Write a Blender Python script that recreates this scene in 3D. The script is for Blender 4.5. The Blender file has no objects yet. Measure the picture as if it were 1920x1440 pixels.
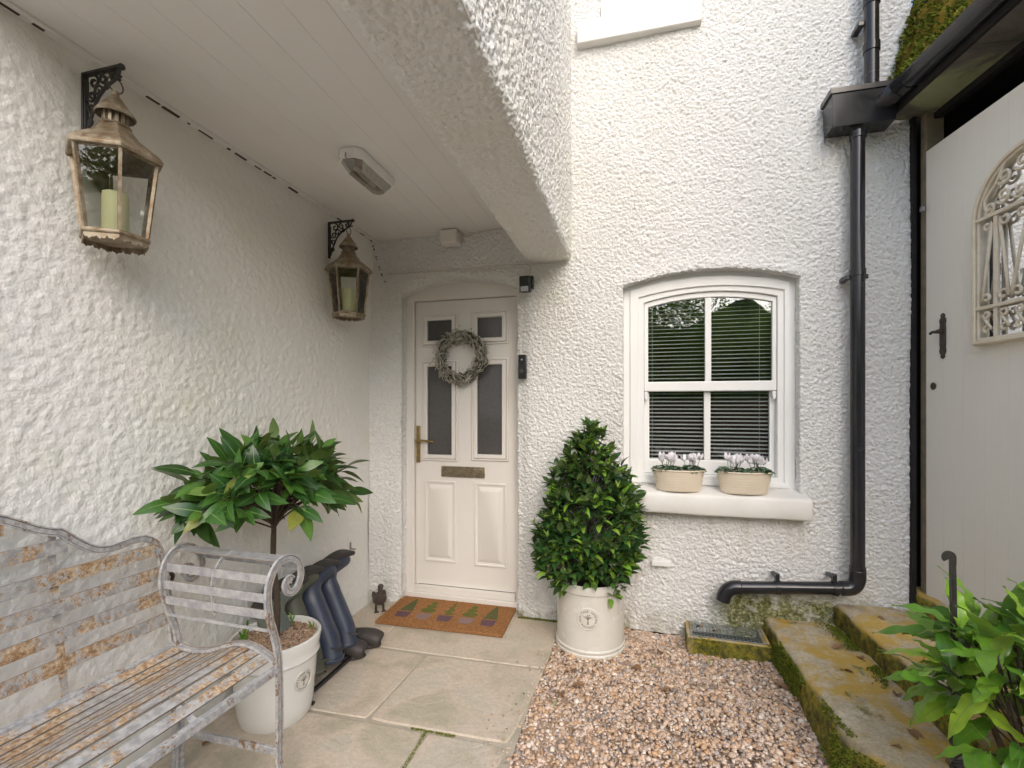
import bpy, math, random
import numpy as np
from mathutils import Vector, Matrix, noise
C = bpy.context.scene
COL = C.collection
R = math.radians
random.seed(7); rng = np.random.default_rng(7)

# ------------------------------------------------------------ camera, sky, sun
cd = bpy.data.cameras.new('camera'); cam = bpy.data.objects.new('camera', cd); COL.objects.link(cam)
cam.location = (0, 0, 1.38); cam.rotation_euler = (R(90), 0, R(14.34))
cd.sensor_width = 36; cd.lens = 16.5; cd.shift_y = 0.0219; cd.clip_start = 0.05; cd.clip_end = 500
C.camera = cam
SUN_EL, SUN_AZ = 36, 158          # azimuth from +Y, clockwise: behind and to the right of the camera
w = bpy.data.worlds.new('World'); C.world = w; w.use_nodes = True
nt = w.node_tree; bg = nt.nodes['Background']
sk = nt.nodes.new('ShaderNodeTexSky'); sk.sky_type = 'NISHITA'; sk.sun_disc = False
sk.sun_elevation = R(SUN_EL); sk.sun_rotation = R(SUN_AZ)
sk.air_density = 1.0; sk.dust_density = 2.4; sk.ozone_density = 1.2
nt.links.new(sk.outputs[0], bg.inputs[0]); bg.inputs[1].default_value = 0.15
sd = bpy.data.lights.new('sun', 'SUN'); sd.energy = 0.72; sd.angle = R(70); sd.color = (1.0, 0.975, 0.94)
sun = bpy.data.objects.new('sun', sd); COL.objects.link(sun)
a = R(SUN_AZ); e = R(SUN_EL)
sv = Vector((math.sin(a)*math.cos(e), math.cos(a)*math.cos(e), math.sin(e)))
sun.rotation_euler = sv.to_track_quat('Z', 'Y').to_euler(); sun.location = (2, -3, 6)
C.view_settings.view_transform = 'Standard'; C.view_settings.look = 'None'
C.view_settings.gamma = 1; C.view_settings.use_curve_mapping = False
C.view_settings.exposure = 1.14
C.render.engine = 'CYCLES'; C.cycles.max_bounces = 8; C.cycles.diffuse_bounces = 7

# ------------------------------------------------------------ helpers
LASTO = [None]
class MB:
    def __init__(s): s.v = []; s.f = []
    def add(s, vs, fs):
        b = len(s.v); s.v += [tuple(p) for p in vs]; s.f += [tuple(i+b for i in f) for f in fs]; return s
    def box(s, x0, x1, y0, y1, z0, z1, M=None):
        vs = [Vector(p) for p in ((x0,y0,z0),(x1,y0,z0),(x1,y1,z0),(x0,y1,z0),(x0,y0,z1),(x1,y0,z1),(x1,y1,z1),(x0,y1,z1))]
        if M: vs = [M @ p for p in vs]
        return s.add(vs, [(0,3,2,1),(4,5,6,7),(0,1,5,4),(1,2,6,5),(2,3,7,6),(3,0,4,7)])
    def sweep(s, pts, prof, up=(0,0,1), closed=False, scales=None):
        pts = [Vector(p) for p in pts]; n = len(pts); m = len(prof); vs = []; fs = []
        up = Vector(up); prev = None
        for i, p in enumerate(pts):
            a_ = pts[(i-1) % n] if (closed or i > 0) else p
            b_ = pts[(i+1) % n] if (closed or i < n-1) else p
            t = (b_-a_).normalized()
            x = t.cross(up)
            if x.length < 1e-3: x = prev if prev else t.orthogonal()
            x = x.normalized()
            if prev and x.dot(prev) < 0: x = -x
            prev = x; y = x.cross(t).normalized(); k = scales[i] if scales else 1
            for q in prof: vs.append(p + x*q[0]*k + y*q[1]*k)
        r = n if closed else n-1
        for i in range(r):
            j = (i+1) % n
            for k in range(m):
                l = (k+1) % m; fs.append((i*m+k, i*m+l, j*m+l, j*m+k))
        if not closed: fs += [tuple(range(m))[::-1], tuple((n-1)*m+k for k in range(m))]
        return s.add(vs, fs)
    def tube(s, pts, r, seg=8, closed=False, scales=None, up=None):
        if up is None:
            d = Vector(pts[-1])-Vector(pts[0]); up = (0,0,1) if abs(d.z) < .9*d.length+1e-6 else (0.3,1,0.1)
        return s.sweep(pts, [(r*math.cos(2*math.pi*k/seg), r*math.sin(2*math.pi*k/seg)) for k in range(seg)], up, closed, scales)
    def bar(s, pts, w_, t_, up=(0,0,1), closed=False):
        return s.sweep(pts, [(-w_/2,-t_/2),(w_/2,-t_/2),(w_/2,t_/2),(-w_/2,t_/2)], up, closed)
    def lathe(s, prof, seg=32, c=(0,0,0), sx=1, sy=1, rot=0, cap=False):
        n = len(prof); vs = []; fs = []
        for r_, z in prof:
            for k in range(seg):
                t = 2*math.pi*k/seg+rot; vs.append((c[0]+r_*sx*math.cos(t), c[1]+r_*sy*math.sin(t), c[2]+z))
        for i in range(n-1):
            for k in range(seg):
                l = (k+1) % seg; fs.append((i*seg+k, i*seg+l, (i+1)*seg+l, (i+1)*seg+k))
        if cap: fs += [tuple(range(seg))[::-1], tuple((n-1)*seg+k for k in range(seg))]
        return s.add(vs, fs)
    def prism(s, poly, z0, z1, M=None):
        n = len(poly); vs = [Vector((p[0], p[1], z0)) for p in poly]+[Vector((p[0], p[1], z1)) for p in poly]
        if M: vs = [M @ p for p in vs]
        return s.add(vs, [tuple(range(n))[::-1], tuple(range(n, 2*n))]+[(i, (i+1) % n, n+(i+1) % n, n+i) for i in range(n)])
    def mesh(s, name, m=None, smooth=False):
        me = bpy.data.meshes.new(name); me.from_pydata(s.v, [], s.f)
        if smooth: me.polygons.foreach_set('use_smooth', [True]*len(me.polygons))
        if m: me.materials.append(m)
        me.update(); return me
    def build(s, name, m, parent=None, smooth=False, bev=0, sub=0, loc=None, rz=0):
        o = bpy.data.objects.new(name, s.mesh(name, m, smooth)); COL.objects.link(o); LASTO[0] = o
        if parent: o.parent = parent
        if loc is not None: o.location = loc
        o.rotation_euler.z = rz
        if bev:
            b = o.modifiers.new('bevel', 'BEVEL'); b.width = bev; b.segments = 2; b.limit_method = 'ANGLE'; b.angle_limit = R(35)
            o.data.polygons.foreach_set('use_smooth', [True]*len(o.data.polygons))
            if hasattr(o.data, 'set_sharp_from_angle'): o.data.set_sharp_from_angle(angle=R(50))
        elif smooth and smooth != 'all' and hasattr(o.data, 'set_sharp_from_angle'):
            o.data.set_sharp_from_angle(angle=R(40))
        if sub:
            q = o.modifiers.new('subdivision', 'SUBSURF'); q.levels = sub; q.render_levels = sub
        return o
def npmesh(name, V, F, m=None, smooth=False):
    me = bpy.data.meshes.new(name); V = np.asarray(V, dtype=np.float32); F = np.asarray(F, dtype=np.int32); k = F.shape[1]
    me.vertices.add(len(V)); me.vertices.foreach_set('co', V.ravel())
    me.loops.add(F.size); me.loops.foreach_set('vertex_index', F.ravel())
    me.polygons.add(len(F)); me.polygons.foreach_set('loop_start', np.arange(len(F), dtype=np.int32)*k)
    me.polygons.foreach_set('use_smooth', np.full(len(F), bool(smooth)))
    me.update(calc_edges=True); me.validate()
    if m: me.materials.append(m)
    return me
def link(name, me, parent=None, M=None):
    o = bpy.data.objects.new(name, me); COL.objects.link(o)
    if parent: o.parent = parent
    if M is not None: o.matrix_basis = M
    return o
def empty(name, loc=(0,0,0), rz=0):
    o = bpy.data.objects.new(name, None); COL.objects.link(o); o.location = loc; o.rotation_euler.z = rz; o.empty_display_size = .1; return o
def tag(o, label=None, cat=None, group=None, kind=None):
    if label: o['label'] = label
    if cat: o['category'] = cat
    if group: o['group'] = group
    if kind: o['kind'] = kind
    return o
def thing(name, label, cat, loc=(0,0,0), rz=0, group=None): return tag(empty(name, loc, rz), label, cat, group)
KIDS = {}
def kids(o): return [c for c in bpy.data.objects if c.parent == o]
def copy_tree(o, parent=None):
    c = o.copy(); COL.objects.link(c); c.parent = parent
    for ch in kids(o): copy_tree(ch, c)
    return c
def spline(pts, n=6, closed=False):
    P = [Vector(p) for p in pts]; out = []; m = len(P)
    rr = m if closed else m-1
    for i in range(rr):
        p0 = P[(i-1) % m] if (closed or i > 0) else P[i]; p1 = P[i]; p2 = P[(i+1) % m]
        p3 = P[(i+2) % m] if (closed or i+2 < m) else p2
        for k in range(n):
            t = k/n; out.append(0.5*((2*p1)+(p2-p0)*t+(2*p0-5*p1+4*p2-p3)*t*t+(3*p1-p0-3*p2+p3)*t**3))
    if not closed: out.append(P[-1])
    return out
def scroll(cx, cz, r0, r1, a0, turns, n=22):   # 2D spiral points
    return [(cx+(r0+(r1-r0)*k/n)*math.cos(a0+turns*2*math.pi*k/n), cz+(r0+(r1-r0)*k/n)*math.sin(a0+turns*2*math.pi*k/n)) for k in range(n+1)]

# ------------------------------------------------------------ materials
class NM:
    def __init__(s, name):
        s.m = bpy.data.materials.new(name); s.m.use_nodes = True; s.t = s.m.node_tree
        s.b = s.t.nodes['Principled BSDF']; s.out = s.t.nodes['Material Output']
        s.co = s.t.nodes.new('ShaderNodeTexCoord').outputs['Object']
    def n(s, kind, **kw):
        x = s.t.nodes.new('ShaderNode'+kind)
        for k, v in kw.items():
            if isinstance(k, str) and hasattr(x, k) and k not in ('Scale',): setattr(x, k, v)
        return x
    def l(s, a_, b_): s.t.links.new(a_, b_)
    def val(s, sock, v):
        if hasattr(v, 'links') or hasattr(v, 'is_output'): s.l(v, sock)
        else: sock.default_value = v
    def noise(s, scale, detail=4, rough=.55, dist=0, co=None, w4=None):
        x = s.n('TexNoise'); s.l(co or s.co, x.inputs['Vector'])
        x.inputs['Scale'].default_value = scale; x.inputs['Detail'].default_value = detail
        x.inputs['Roughness'].default_value = rough; x.inputs['Distortion'].default_value = dist
        return x.outputs['Fac']
    def voro(s, scale, feat='F1', rand=1, out='Distance', smooth=.5, co=None):
        x = s.n('TexVoronoi'); x.feature = feat; s.l(co or s.co, x.inputs['Vector']); x.inputs['Scale'].default_value = scale
        x.inputs['Randomness'].default_value = rand
        if feat == 'SMOOTH_F1': x.inputs['Smoothness'].default_value = smooth
        return x.outputs[out]
    def math(s, op, a_, b_=0.0, c_=None, clamp=False):
        x = s.n('Math'); x.operation = op; x.use_clamp = clamp; s.val(x.inputs[0], a_); s.val(x.inputs[1], b_)
        if c_ is not None: s.val(x.inputs[2], c_)
        return x.outputs[0]
    def rng(s, v, a0, a1, b0=0., b1=1.):
        x = s.n('MapRange'); s.val(x.inputs[0], v)
        for i, q in enumerate((a0, a1, b0, b1)): x.inputs[i+1].default_value = q
        return x.outputs[0]
    def mix(s, f, a_, b_, mode='MIX'):
        x = s.n('Mix'); x.data_type = 'RGBA'; x.blend_type = mode
        s.val(x.inputs[0], f)
        for i, q in ((6, a_), (7, b_)):
            if isinstance(q, tuple): x.inputs[i].default_value = (*q, 1) if len(q) == 3 else q
            else: s.l(q, x.inputs[i])
        return x.outputs[2]
    def ramp(s, f, stops):
        x = s.n('ValToRGB'); s.val(x.inputs[0], f); el = x.color_ramp.elements
        while len(el) < len(stops): el.new(.5)
        for e_, (p, c) in zip(el, stops): e_.position = p; e_.color = (*c, 1)
        return x.outputs[0]
    def bump(s, h, strength=.5, dist=.01):
        x = s.n('Bump'); s.l(h, x.inputs['Height']); x.inputs['Strength'].default_value = strength; x.inputs['Distance'].default_value = dist
        s.l(x.outputs[0], s.b.inputs['Normal'])
    def sep(s): 
        x = s.n('SeparateXYZ'); s.l(s.co, x.inputs[0]); return x.outputs
    def set(s, color=None, rough=None, metal=None, spec=None, **kw):
        if color is not None:
            if isinstance(color, tuple): s.b.inputs['Base Color'].default_value = (*color, 1)
            else: s.l(color, s.b.inputs['Base Color'])
        if rough is not None: s.val(s.b.inputs['Roughness'], rough)
        if metal is not None: s.val(s.b.inputs['Metallic'], metal)
        if spec is not None: s.b.inputs['Specular IOR Level'].default_value = spec
        for k, v in kw.items(): s.val(s.b.inputs[k.replace('_', ' ')], v)
        return s.m
    def rnd(s):
        o = s.n('ObjectInfo'); return o.outputs['Random']
    def island(s):
        g = s.n('NewGeometry'); o = s.n('ObjectInfo')
        return s.math('FRACT', s.math('ADD', g.outputs['Random Per Island'], o.outputs['Random']))
def simple(name, c, c2=None, scale=12, rough=.5, metal=0, bump=0, bscale=60, spec=.5, rvar=0.1, bd=.002, **kw):
    q = NM(name); f = q.rng(q.noise(scale, 5, .6), .3, .7)
    col = q.mix(f, c, c2 or tuple(x*.85 for x in c))
    if bump: q.bump(q.noise(bscale, 4, .6), bump, bd)
    return q.set(col, q.rng(q.noise(scale*1.7, 3), .3, .7, max(0, rough-rvar), min(1, rough+rvar)), metal, spec, **kw)

M = {}
def stucco(name, kind):
    q = NM(name); x, y, z = q.sep()
    dirt = q.noise(1.1, 5, .6)
    if kind == 'main':
        n1 = q.noise(42, 4, .62, .2); v = q.voro(52, 'SMOOTH_F1', 1, smooth=.3)
        h = q.math('ADD', q.math('MULTIPLY', n1, .75), q.math('MULTIPLY', q.math('SUBTRACT', 1, v), .35))
        col = q.mix(q.rng(dirt, .5, .75), (.80, .795, .775), (.76, .745, .70)); amp = .034; mid = .66; bs = 100; fb = .7
    else:
        sc_ = 34 if kind == 'side' else 46; v = q.voro(sc_, 'SMOOTH_F1', 1, smooth=.55); n1 = q.noise(sc_*.8, 2, .5, 0)
        h = q.math('ADD', q.math('MULTIPLY', n1, .7), q.math('MULTIPLY', q.math('SUBTRACT', 1, v), .45))
        col = q.mix(q.rng(dirt, .42, .72), (.80, .79, .755), (.78, .765, .70)); amp = .009 if kind == 'side' else .028; mid = .74; bs = 46 if kind == 'side' else 60; fb = .75 if kind == 'side' else .9
    if kind == 'side':      # faint algae clouds on the sheltered wall, shaped by noise alone
        g = q.rng(q.noise(1.9, 6, .62), .56, .72)
        col = q.mix(q.math('MULTIPLY', g, .4), col, (.66, .66, .50))
        s2 = q.rng(q.noise(38, 3, .6), .66, .74)
        col = q.mix(q.math('MULTIPLY', s2, q.rng(q.noise(2.6, 3), .5, .7, 0, .5)), col, (.45, .41, .32))
    if kind == 'main':      # green and bare patch low down round the drain, damp foot of the wall
        mz = q.rng(z, .36, .24); mx = q.math('MULTIPLY', q.rng(x, .42, .60), q.rng(x, 1.34, 1.16))
        nn = q.rng(q.noise(9, 6, .7), .38, .56)
        wet = q.math('MULTIPLY', q.math('MULTIPLY', mz, mx), q.math('ADD', nn, .35), clamp=True)
        moss = q.ramp(q.noise(38, 5, .7), [(.3, (.045, .055, .015)), (.48, (.17, .18, .06)), (.6, (.42, .42, .24)), (.75, (.55, .54, .40))])
        col = q.mix(wet, col, moss)
        st_ = q.n('Mapping'); q.l(q.co, st_.inputs[0]); st_.inputs['Scale'].default_value = (14, 1, .9)
        stk = q.math('MULTIPLY', q.math('MULTIPLY', q.rng(z, .40, .74), q.rng(z, .80, .76)), q.math('MULTIPLY', q.rng(x, -.05, .1), q.rng(x, .99, .93)))
        col = q.mix(q.math('MULTIPLY', stk, q.rng(q.noise(1, 4, .6, 0, st_.outputs[0]), .5, .68, 0, .5)), col, (.58, .56, .45))
        foot = q.math('MULTIPLY', q.rng(z, .22, .02), q.rng(q.noise(7, 5, .7), .42, .60), clamp=True)
        col = q.mix(q.math('MULTIPLY', foot, .75), col, (.33, .31, .20))
        hz = q.math('MULTIPLY', q.rng(q.math('ABSOLUTE', q.math('SUBTRACT', x, 1.2)), .26, .05), q.math('MULTIPLY', q.rng(z, 2.55, 2.86), q.rng(z, 3.12, 3.0)))
        col = q.mix(q.math('MULTIPLY', hz, q.rng(q.noise(14, 5, .7), .42, .66, 0, .55)), col, (.47, .45, .24))
        sn = q.math('MULTIPLY', q.rng(q.math('ABSOLUTE', q.math('ADD', x, .55)), .22, .02), q.math('MULTIPLY', q.rng(z, 1.95, 2.1), q.rng(z, 2.34, 2.22)))
        col = q.mix(q.math('MULTIPLY', sn, q.rng(q.noise(12, 5, .7), .4, .65, 0, .5)), col, (.60, .58, .40))
    q.set(col, .82, spec=.25)
    q.bump(q.noise(bs*2.2, 4, .65), fb, .004)
    d = q.n('Displacement'); q.l(h, d.inputs['Height']); d.inputs['Midlevel'].default_value = mid; d.inputs['Scale'].default_value = amp
    q.l(d.outputs[0], q.out.inputs['Displacement']); q.m.displacement_method = 'BOTH'
    return q.m
M['main'] = stucco('roughcast_white', 'main'); M['side'] = stucco('roughcast_cream', 'side'); M['beam'] = stucco('roughcast_beam', 'beam')
M['board'] = simple('painted_board', (.80, .785, .765), (.78, .76, .73), 3, .55, bump=.15, bscale=25)
M['upvc'] = simple('cream_door', (.735, .705, .665), (.72, .685, .64), 4, .34, spec=.4, rvar=.03)
M['frame_white'] = simple('white_paint', (.82, .82, .80), (.79, .79, .77), 5, .35, rvar=.04)
M['sill'] = simple('sill_paint', (.76, .745, .71), (.69, .67, .62), 7, .6, bump=.4, bscale=22)
M['gasket'] = simple('dark_seal', (.03, .03, .03), None, 8, .5)
M['black'] = simple('black_plastic', (.016, .016, .019), (.024, .024, .027), 5, .2, rvar=.08, spec=.5)
M['blackmetal'] = simple('black_metal', (.012, .012, .013), (.035, .03, .026), 30, .42, bump=.3, bscale=90)
M['iron'] = simple('dark_iron', (.05, .038, .035), (.10, .075, .065), 20, .5, metal=.4, bump=.5, bscale=80)
M['brass'] = simple('worn_brass', (.42, .30, .11), (.30, .21, .08), 40, .32, metal=.9)
M['gold'] = simple('champagne_metal', (.33, .27, .18), (.42, .36, .26), 18, .28, metal=.85)
M['cable'] = simple('white_cable', (.6, .57, .47), None, 10, .5)
M['soil'] = simple('potting_soil', (.022, .014, .009), (.07, .042, .025), 30, .95, bump=1, bscale=70, bd=.01)
M['glaze'] = simple('white_glaze', (.74, .735, .70), (.69, .68, .63), 5, .22, rvar=.05, Coat_Weight=.4)
M['glaze2'] = simple('cream_glaze', (.67, .655, .60), (.61, .59, .52), 9, .24, rvar=.07, Coat_Weight=.35)
M['bark'] = simple('bark', (.09, .065, .045), (.05, .035, .022), 30, .85, bump=1, bscale=60, bd=.006)
M['candle'] = simple('candle_wax', (.64, .64, .38), (.60, .60, .32), 6, .5, Subsurface_Weight=.2)
M['ink'] = simple('brown_stamp', (.13, .095, .07), None, 30, .7)
M['greenrib'] = simple('petal_white', (.86, .85, .86), (.82, .78, .82), 40, .6)
M['trough'] = simple('cream_enamel', (.72, .63, .50), (.66, .57, .44), 9, .35)
M['timber'] = simple('weathered_timber', (.30, .24, .16), (.17, .15, .10), 14, .8, bump=.6, bscale=40)
M['navy'] = simple('navy_rubber', (.028, .038, .064), (.046, .056, .084), 9, .38, bump=.25, bscale=9, bd=.008)
M['greyboot'] = simple('greygreen_rubber', (.11, .13, .11), (.15, .17, .145), 8, .45, bump=.25, bscale=9, bd=.008)
M['oliveboot'] = simple('olive_rubber', (.10, .105, .075), (.065, .065, .045), 8, .5)
M['sole'] = simple('dark_sole', (.036, .032, .030), (.045, .038, .034), 14, .6, bump=.4, bscale=50)
M['duck'] = simple('duck_bronze', (.075, .052, .043), (.045, .032, .028), 25, .55, bump=.5, bscale=60)
M['grey_item'] = simple('galvanised', (.35, .34, .33), None, 12, .45, metal=.6)
M['wire'] = simple('dull_wire', (.10, .13, .12), (.20, .22, .20), 40, .5, metal=.4)
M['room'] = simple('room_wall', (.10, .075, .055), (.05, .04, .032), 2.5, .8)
M['darkroof'] = simple('dark_void', (.012, .010, .009), None, 5, .9)
# glass: thin, part mirror part clear
def glassm(name, tint, mirror):
    q = NM(name); t = q.n('BsdfTransparent'); g = q.n('BsdfGlossy'); g.inputs['Roughness'].default_value = .015
    t.inputs[0].default_value = (*tint, 1); f = q.n('Fresnel'); f.inputs[0].default_value = 1.5
    mx = q.n('MixShader'); q.l(q.math('MULTIPLY_ADD', f.outputs[0], 1.0, mirror, clamp=True), mx.inputs[0])
    q.l(t.outputs[0], mx.inputs[1]); q.l(g.outputs[0], mx.inputs[2]); q.l(mx.outputs[0], q.out.inputs[0]); return q.m
M['glass'] = glassm('window_glass', (.95, .97, .96), .075)
M['lglass'] = glassm('lantern_glass', (.93, .94, .92), .03)
M['lens'] = glassm('ribbed_clear_lens', (.80, .78, .72), .10)
M['doorglass'] = simple('obscured_glass', (.075, .072, .072), (.10, .095, .095), 60, .10, bump=.1, bscale=160, rvar=.02)
M['lens_old'] = simple('ribbed_lens', (.30, .27, .22), (.40, .37, .32), 30, .16, bump=.6, bscale=90)
q = NM('mirror'); M['mirror'] = q.set((.86, .87, .88), .03, 1.0)
# galvanised bench with rust
q = NM('rusty_paint'); f = q.noise(7, 7, .68); g = q.noise(60, 4, .7)
g = q.noise(85, 6, .75); rm = q.rng(q.math('ADD', q.math('MULTIPLY', q.math('SUBTRACT', f, .5), 1.1), g), .50, .545)
base = q.mix(q.rng(q.noise(42, 4, .6), .4, .6), (.47, .465, .455), (.30, .295, .29))
rust = q.ramp(q.noise(70, 4, .7), [(.32, (.16, .085, .04)), (.46, (.33, .20, .10)), (.58, (.50, .38, .25)), (.7, (.60, .54, .45))])
q.bump(q.noise(90, 4, .7), .5, .002)
M['bench'] = q.set(q.mix(rm, base, rust), q.math('MULTIPLY_ADD', rm, .25, .5), q.math('MULTIPLY', q.math('SUBTRACT', 1, rm), .15))
q = NM('grey_frame_paint'); f = q.noise(9, 6, .68); rm = q.rng(q.math('ADD', q.math('MULTIPLY', q.math('SUBTRACT', f, .5), 1.1), q.noise(90, 6, .75)), .58, .63)
base = q.mix(q.rng(q.noise(50, 4, .6), .4, .6), (.50, .495, .49), (.33, .335, .35)); q.bump(q.noise(80, 4, .7), .5, .002)
M['benchframe'] = q.set(q.mix(rm, base, (.24, .14, .07)), .5, .15)
M['edge'] = simple('rust_and_shade_edge', (.15, .12, .10), (.26, .22, .18), 40, .7)  # rust brown of slat edges, also paints shade into slat gaps and grooves
q = NM('galvanised_slat'); q.bump(q.noise(80, 4, .7), .5, .002)
M['galv'] = q.set(q.mix(q.rng(q.noise(34, 5, .7), .36, .64), (.47, .465, .455), (.28, .28, .30)), .5, .15)
# aged lantern copper
q = NM('aged_copper'); f = q.rng(q.noise(28, 6, .7), .38, .66)
q.bump(q.noise(70, 4, .7), .5, .002)
M['lantern'] = q.set(q.mix(f, (.20, .135, .075), (.42, .37, .28)), q.rng(f, 0, 1, .4, .62), .45)
# slabs
q = NM('sandstone'); o = q.n('ObjectInfo'); vm = q.n('VectorMath'); vm.operation = 'ADD'; q.l(q.co, vm.inputs[0])
cx = q.n('CombineXYZ'); q.l(q.math('MULTIPLY', o.outputs['Random'], 37), cx.inputs[0]); q.l(q.math('MULTIPLY', o.outputs['Random'], 11), cx.inputs[1]); q.l(cx.outputs[0], vm.inputs[1])
co = vm.outputs[0]; f = q.noise(2.4, 6, .58, .6, co); 
c1 = q.ramp(f, [(.3, (.36, .33, .25)), (.42, (.48, .43, .33)), (.5, (.60, .51, .41)), (.58, (.55, .50, .41)), (.7, (.47, .43, .33))])
c1 = q.mix(q.rng(q.noise(1.7, 4, .6, 0, co), .58, .74, 0, .6), c1, (.31, .31, .19))
c1 = q.mix(q.rng(q.noise(45, 5, .7, 0, co), .35, .65, 0, .4), c1, (.33, .28, .22))
c1 = q.mix(q.rng(q.noise(150, 2, .6, 0, co), .64, .7, 0, .35), c1, (.16, .14, .11))
hh = q.math('ADD', q.math('MULTIPLY', q.noise(5, 5, .6, 1.2, co), .8), q.math('MULTIPLY', q.noise(90, 3, .6, 0, co), .12)); q.bump(hh, .7, .02)
M['slab'] = q.set(c1, .72, spec=.35)
M['mortar'] = simple('mortar', (.46, .41, .33), (.34, .30, .23), 9, .9, bump=.8, bscale=60)
# pebbles
q = NM('pebble'); f = q.island()
c1 = q.ramp(f, [(0, (.56, .42, .31)), (.2, (.70, .52, .39)), (.34, (.50, .31, .17)), (.46, (.84, .77, .68)), (.56, (.62, .38, .20)), (.68, (.30, .21, .15)), (.80, (.72, .57, .47)), (.9, (.42, .38, .36)), (1, (.18, .14, .12))])
q.bump(q.noise(180, 3, .6), .4, .002)
M['pebble'] = q.set(q.mix(q.rng(q.noise(120, 3), .35, .65, 0, .3), c1, (.30, .22, .16)), .6)
M['gravelbase'] = simple('gravel_dust', (.40, .29, .2), (.52, .40, .3), 60, .9, bump=1, bscale=120, bd=.006)
M['bounce'] = simple('pale_bounce_ground', (.52, .49, .44), (.40, .37, .32), 4, .85, bump=.5, bscale=30)
M['earth'] = simple('earth', (.10, .075, .05), (.17, .14, .085), 6, .95, bump=1, bscale=30, bd=.02)
# mossy concrete
q = NM('mossy_concrete'); x, y, z = q.sep(); g = q.n('NewGeometry'); sx = q.n('SeparateXYZ'); q.l(g.outputs['Normal'], sx.inputs[0])
base = q.ramp(q.noise(9, 6, .65), [(.3, (.36, .30, .19)), (.5, (.55, .47, .33)), (.7, (.68, .60, .45))])
base = q.mix(q.rng(q.noise(70, 4, .7), .4, .7, 0, .45), base, (.20, .16, .11))
lich = q.rng(q.noise(4.2, 7, .70, .4), .44, .56); base = q.mix(q.math('MULTIPLY', lich, .85), base, q.mix(q.noise(30, 4), (.62, .34, .02), (.44, .34, .08)))
side = q.rng(sx.outputs[2], .75, .35)
mossc = q.ramp(q.noise(22, 6, .72), [(.3, (.04, .036, .012)), (.43, (.10, .085, .025)), (.54, (.20, .19, .025)), (.66, (.42, .27, .04))])
mm = q.math('MAXIMUM', q.math('MULTIPLY', side, q.rng(q.noise(6, 5, .6), .2, .42)), q.rng(q.noise(3.1, 6, .7), .61, .68))
q.bump(q.math('ADD', q.noise(28, 6, .7), q.math('MULTIPLY', q.noise(120, 3), .3)), .9, .012)
M['concrete'] = q.set(q.mix(mm, base, mossc), .88, spec=.3)
q = NM('moss'); f = q.island()
M['moss'] = q.set(q.ramp(f, [(0, (.05, .07, .010)), (.4, (.13, .17, .018)), (.75, (.24, .28, .035)), (1, (.34, .28, .05))]), .9, spec=.2)
q = NM('moss_roof'); f = q.ramp(q.noise(10, 7, .7), [(.3, (.04, .04, .012)), (.45, (.20, .15, .025)), (.58, (.42, .28, .035)), (.72, (.30, .30, .08))]); q.bump(q.noise(30, 6, .7), 1, .03)
M['mossroof'] = q.set(f, .95, spec=.2)
q = NM('soffit_sheet'); f = q.ramp(q.noise(3.0, 6, .6, 1.0), [(.35, (.085, .075, .06)), (.5, (.15, .135, .11)), (.56, (.27, .29, .15)), (.68, (.36, .37, .22))]); q.bump(q.noise(20, 4), .3, .01)
M['soffit'] = q.set(f, .8)
# coir
q = NM('coir'); f = q.ramp(q.noise(120, 5, .75), [(.3, (.14, .06, .022)), (.5, (.36, .175, .07)), (.7, (.52, .31, .15))]); q.bump(q.noise(260, 4, .8), 1, .006)
M['coir'] = q.set(q.mix(q.rng(q.noise(6, 4), .4, .7, 0, .4), f, (.28, .13, .05)), .95, spec=.1)
def dyed(name, c):
    q = NM(name); f = q.noise(150, 4, .8); q.bump(f, 1, .006)
    return q.set(q.mix(q.rng(f, .40, .62, 0, .62), c, (.36, .16, .06)), .95, spec=.1)
M['dgreen'] = dyed('dyed_green', (.012, .11, .05)); M['dnavy'] = dyed('dyed_slate', (.06, .06, .13)); M['dgrey'] = dyed('dyed_grey', (.26, .22, .24)); M['dlight'] = dyed('dyed_leaf', (.05, .15, .035))
q = NM('coir_fibre'); f = q.island(); M['fibre'] = q.set(q.ramp(f, [(0, (.18, .08, .03)), (.5, (.40, .20, .08)), (1, (.56, .34, .17))]), .9, spec=.1)
# shed door
q = NM('cream_gate_paint'); mp = q.n('Mapping'); q.l(q.co, mp.inputs[0]); mp.inputs['Scale'].default_value = (30, 30, 1.2)
gr = q.noise(3, 5, .6, .3, mp.outputs[0]); q.bump(gr, .16, .003)
c1 = q.mix(q.rng(gr, .3, .7), (.77, .745, .68), (.75, .72, .65)); c1 = q.mix(q.rng(q.noise(24, 4, .7), .67, .72, 0, .5), c1, (.72, .70, .64))
M['gate'] = q.set(c1, .5)
M['grille'] = simple('cream_iron', (.70, .65, .53), (.62, .53, .40), 26, .5, bump=.4, bscale=60)
def leafm(name, stops, rough=.32, tr=.25):
    q = NM(name); f = q.island(); c = q.ramp(f, stops)
    c = q.mix(q.rng(q.noise(25, 4), .35, .7, 0, .35), c, tuple(x*.6 for x in stops[0][1]))
    g = q.n('NewGeometry'); c2 = q.mix(q.math('MULTIPLY', g.outputs['Backfacing'], .55), c, (.20, .27, .10))
    q.set(c2, rough, spec=.5); q.bump(q.noise(60, 3), .2, .002)
    t = q.n('BsdfTranslucent'); q.l(q.mix(.5, c, (.28, .42, .05)), t.inputs[0]); mx = q.n('MixShader'); mx.inputs[0].default_value = tr
    q.l(q.b.outputs[0], mx.inputs[1]); q.l(t.outputs[0], mx.inputs[2]); q.l(mx.outputs[0], q.out.inputs[0]); return q.m
M['bay'] = leafm('laurel_leaf', [(0, (.014, .052, .014)), (.45, (.030, .105, .020)), (.8, (.065, .18, .028)), (.96, (.11, .24, .04)), (1, (.26, .26, .05))])
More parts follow.
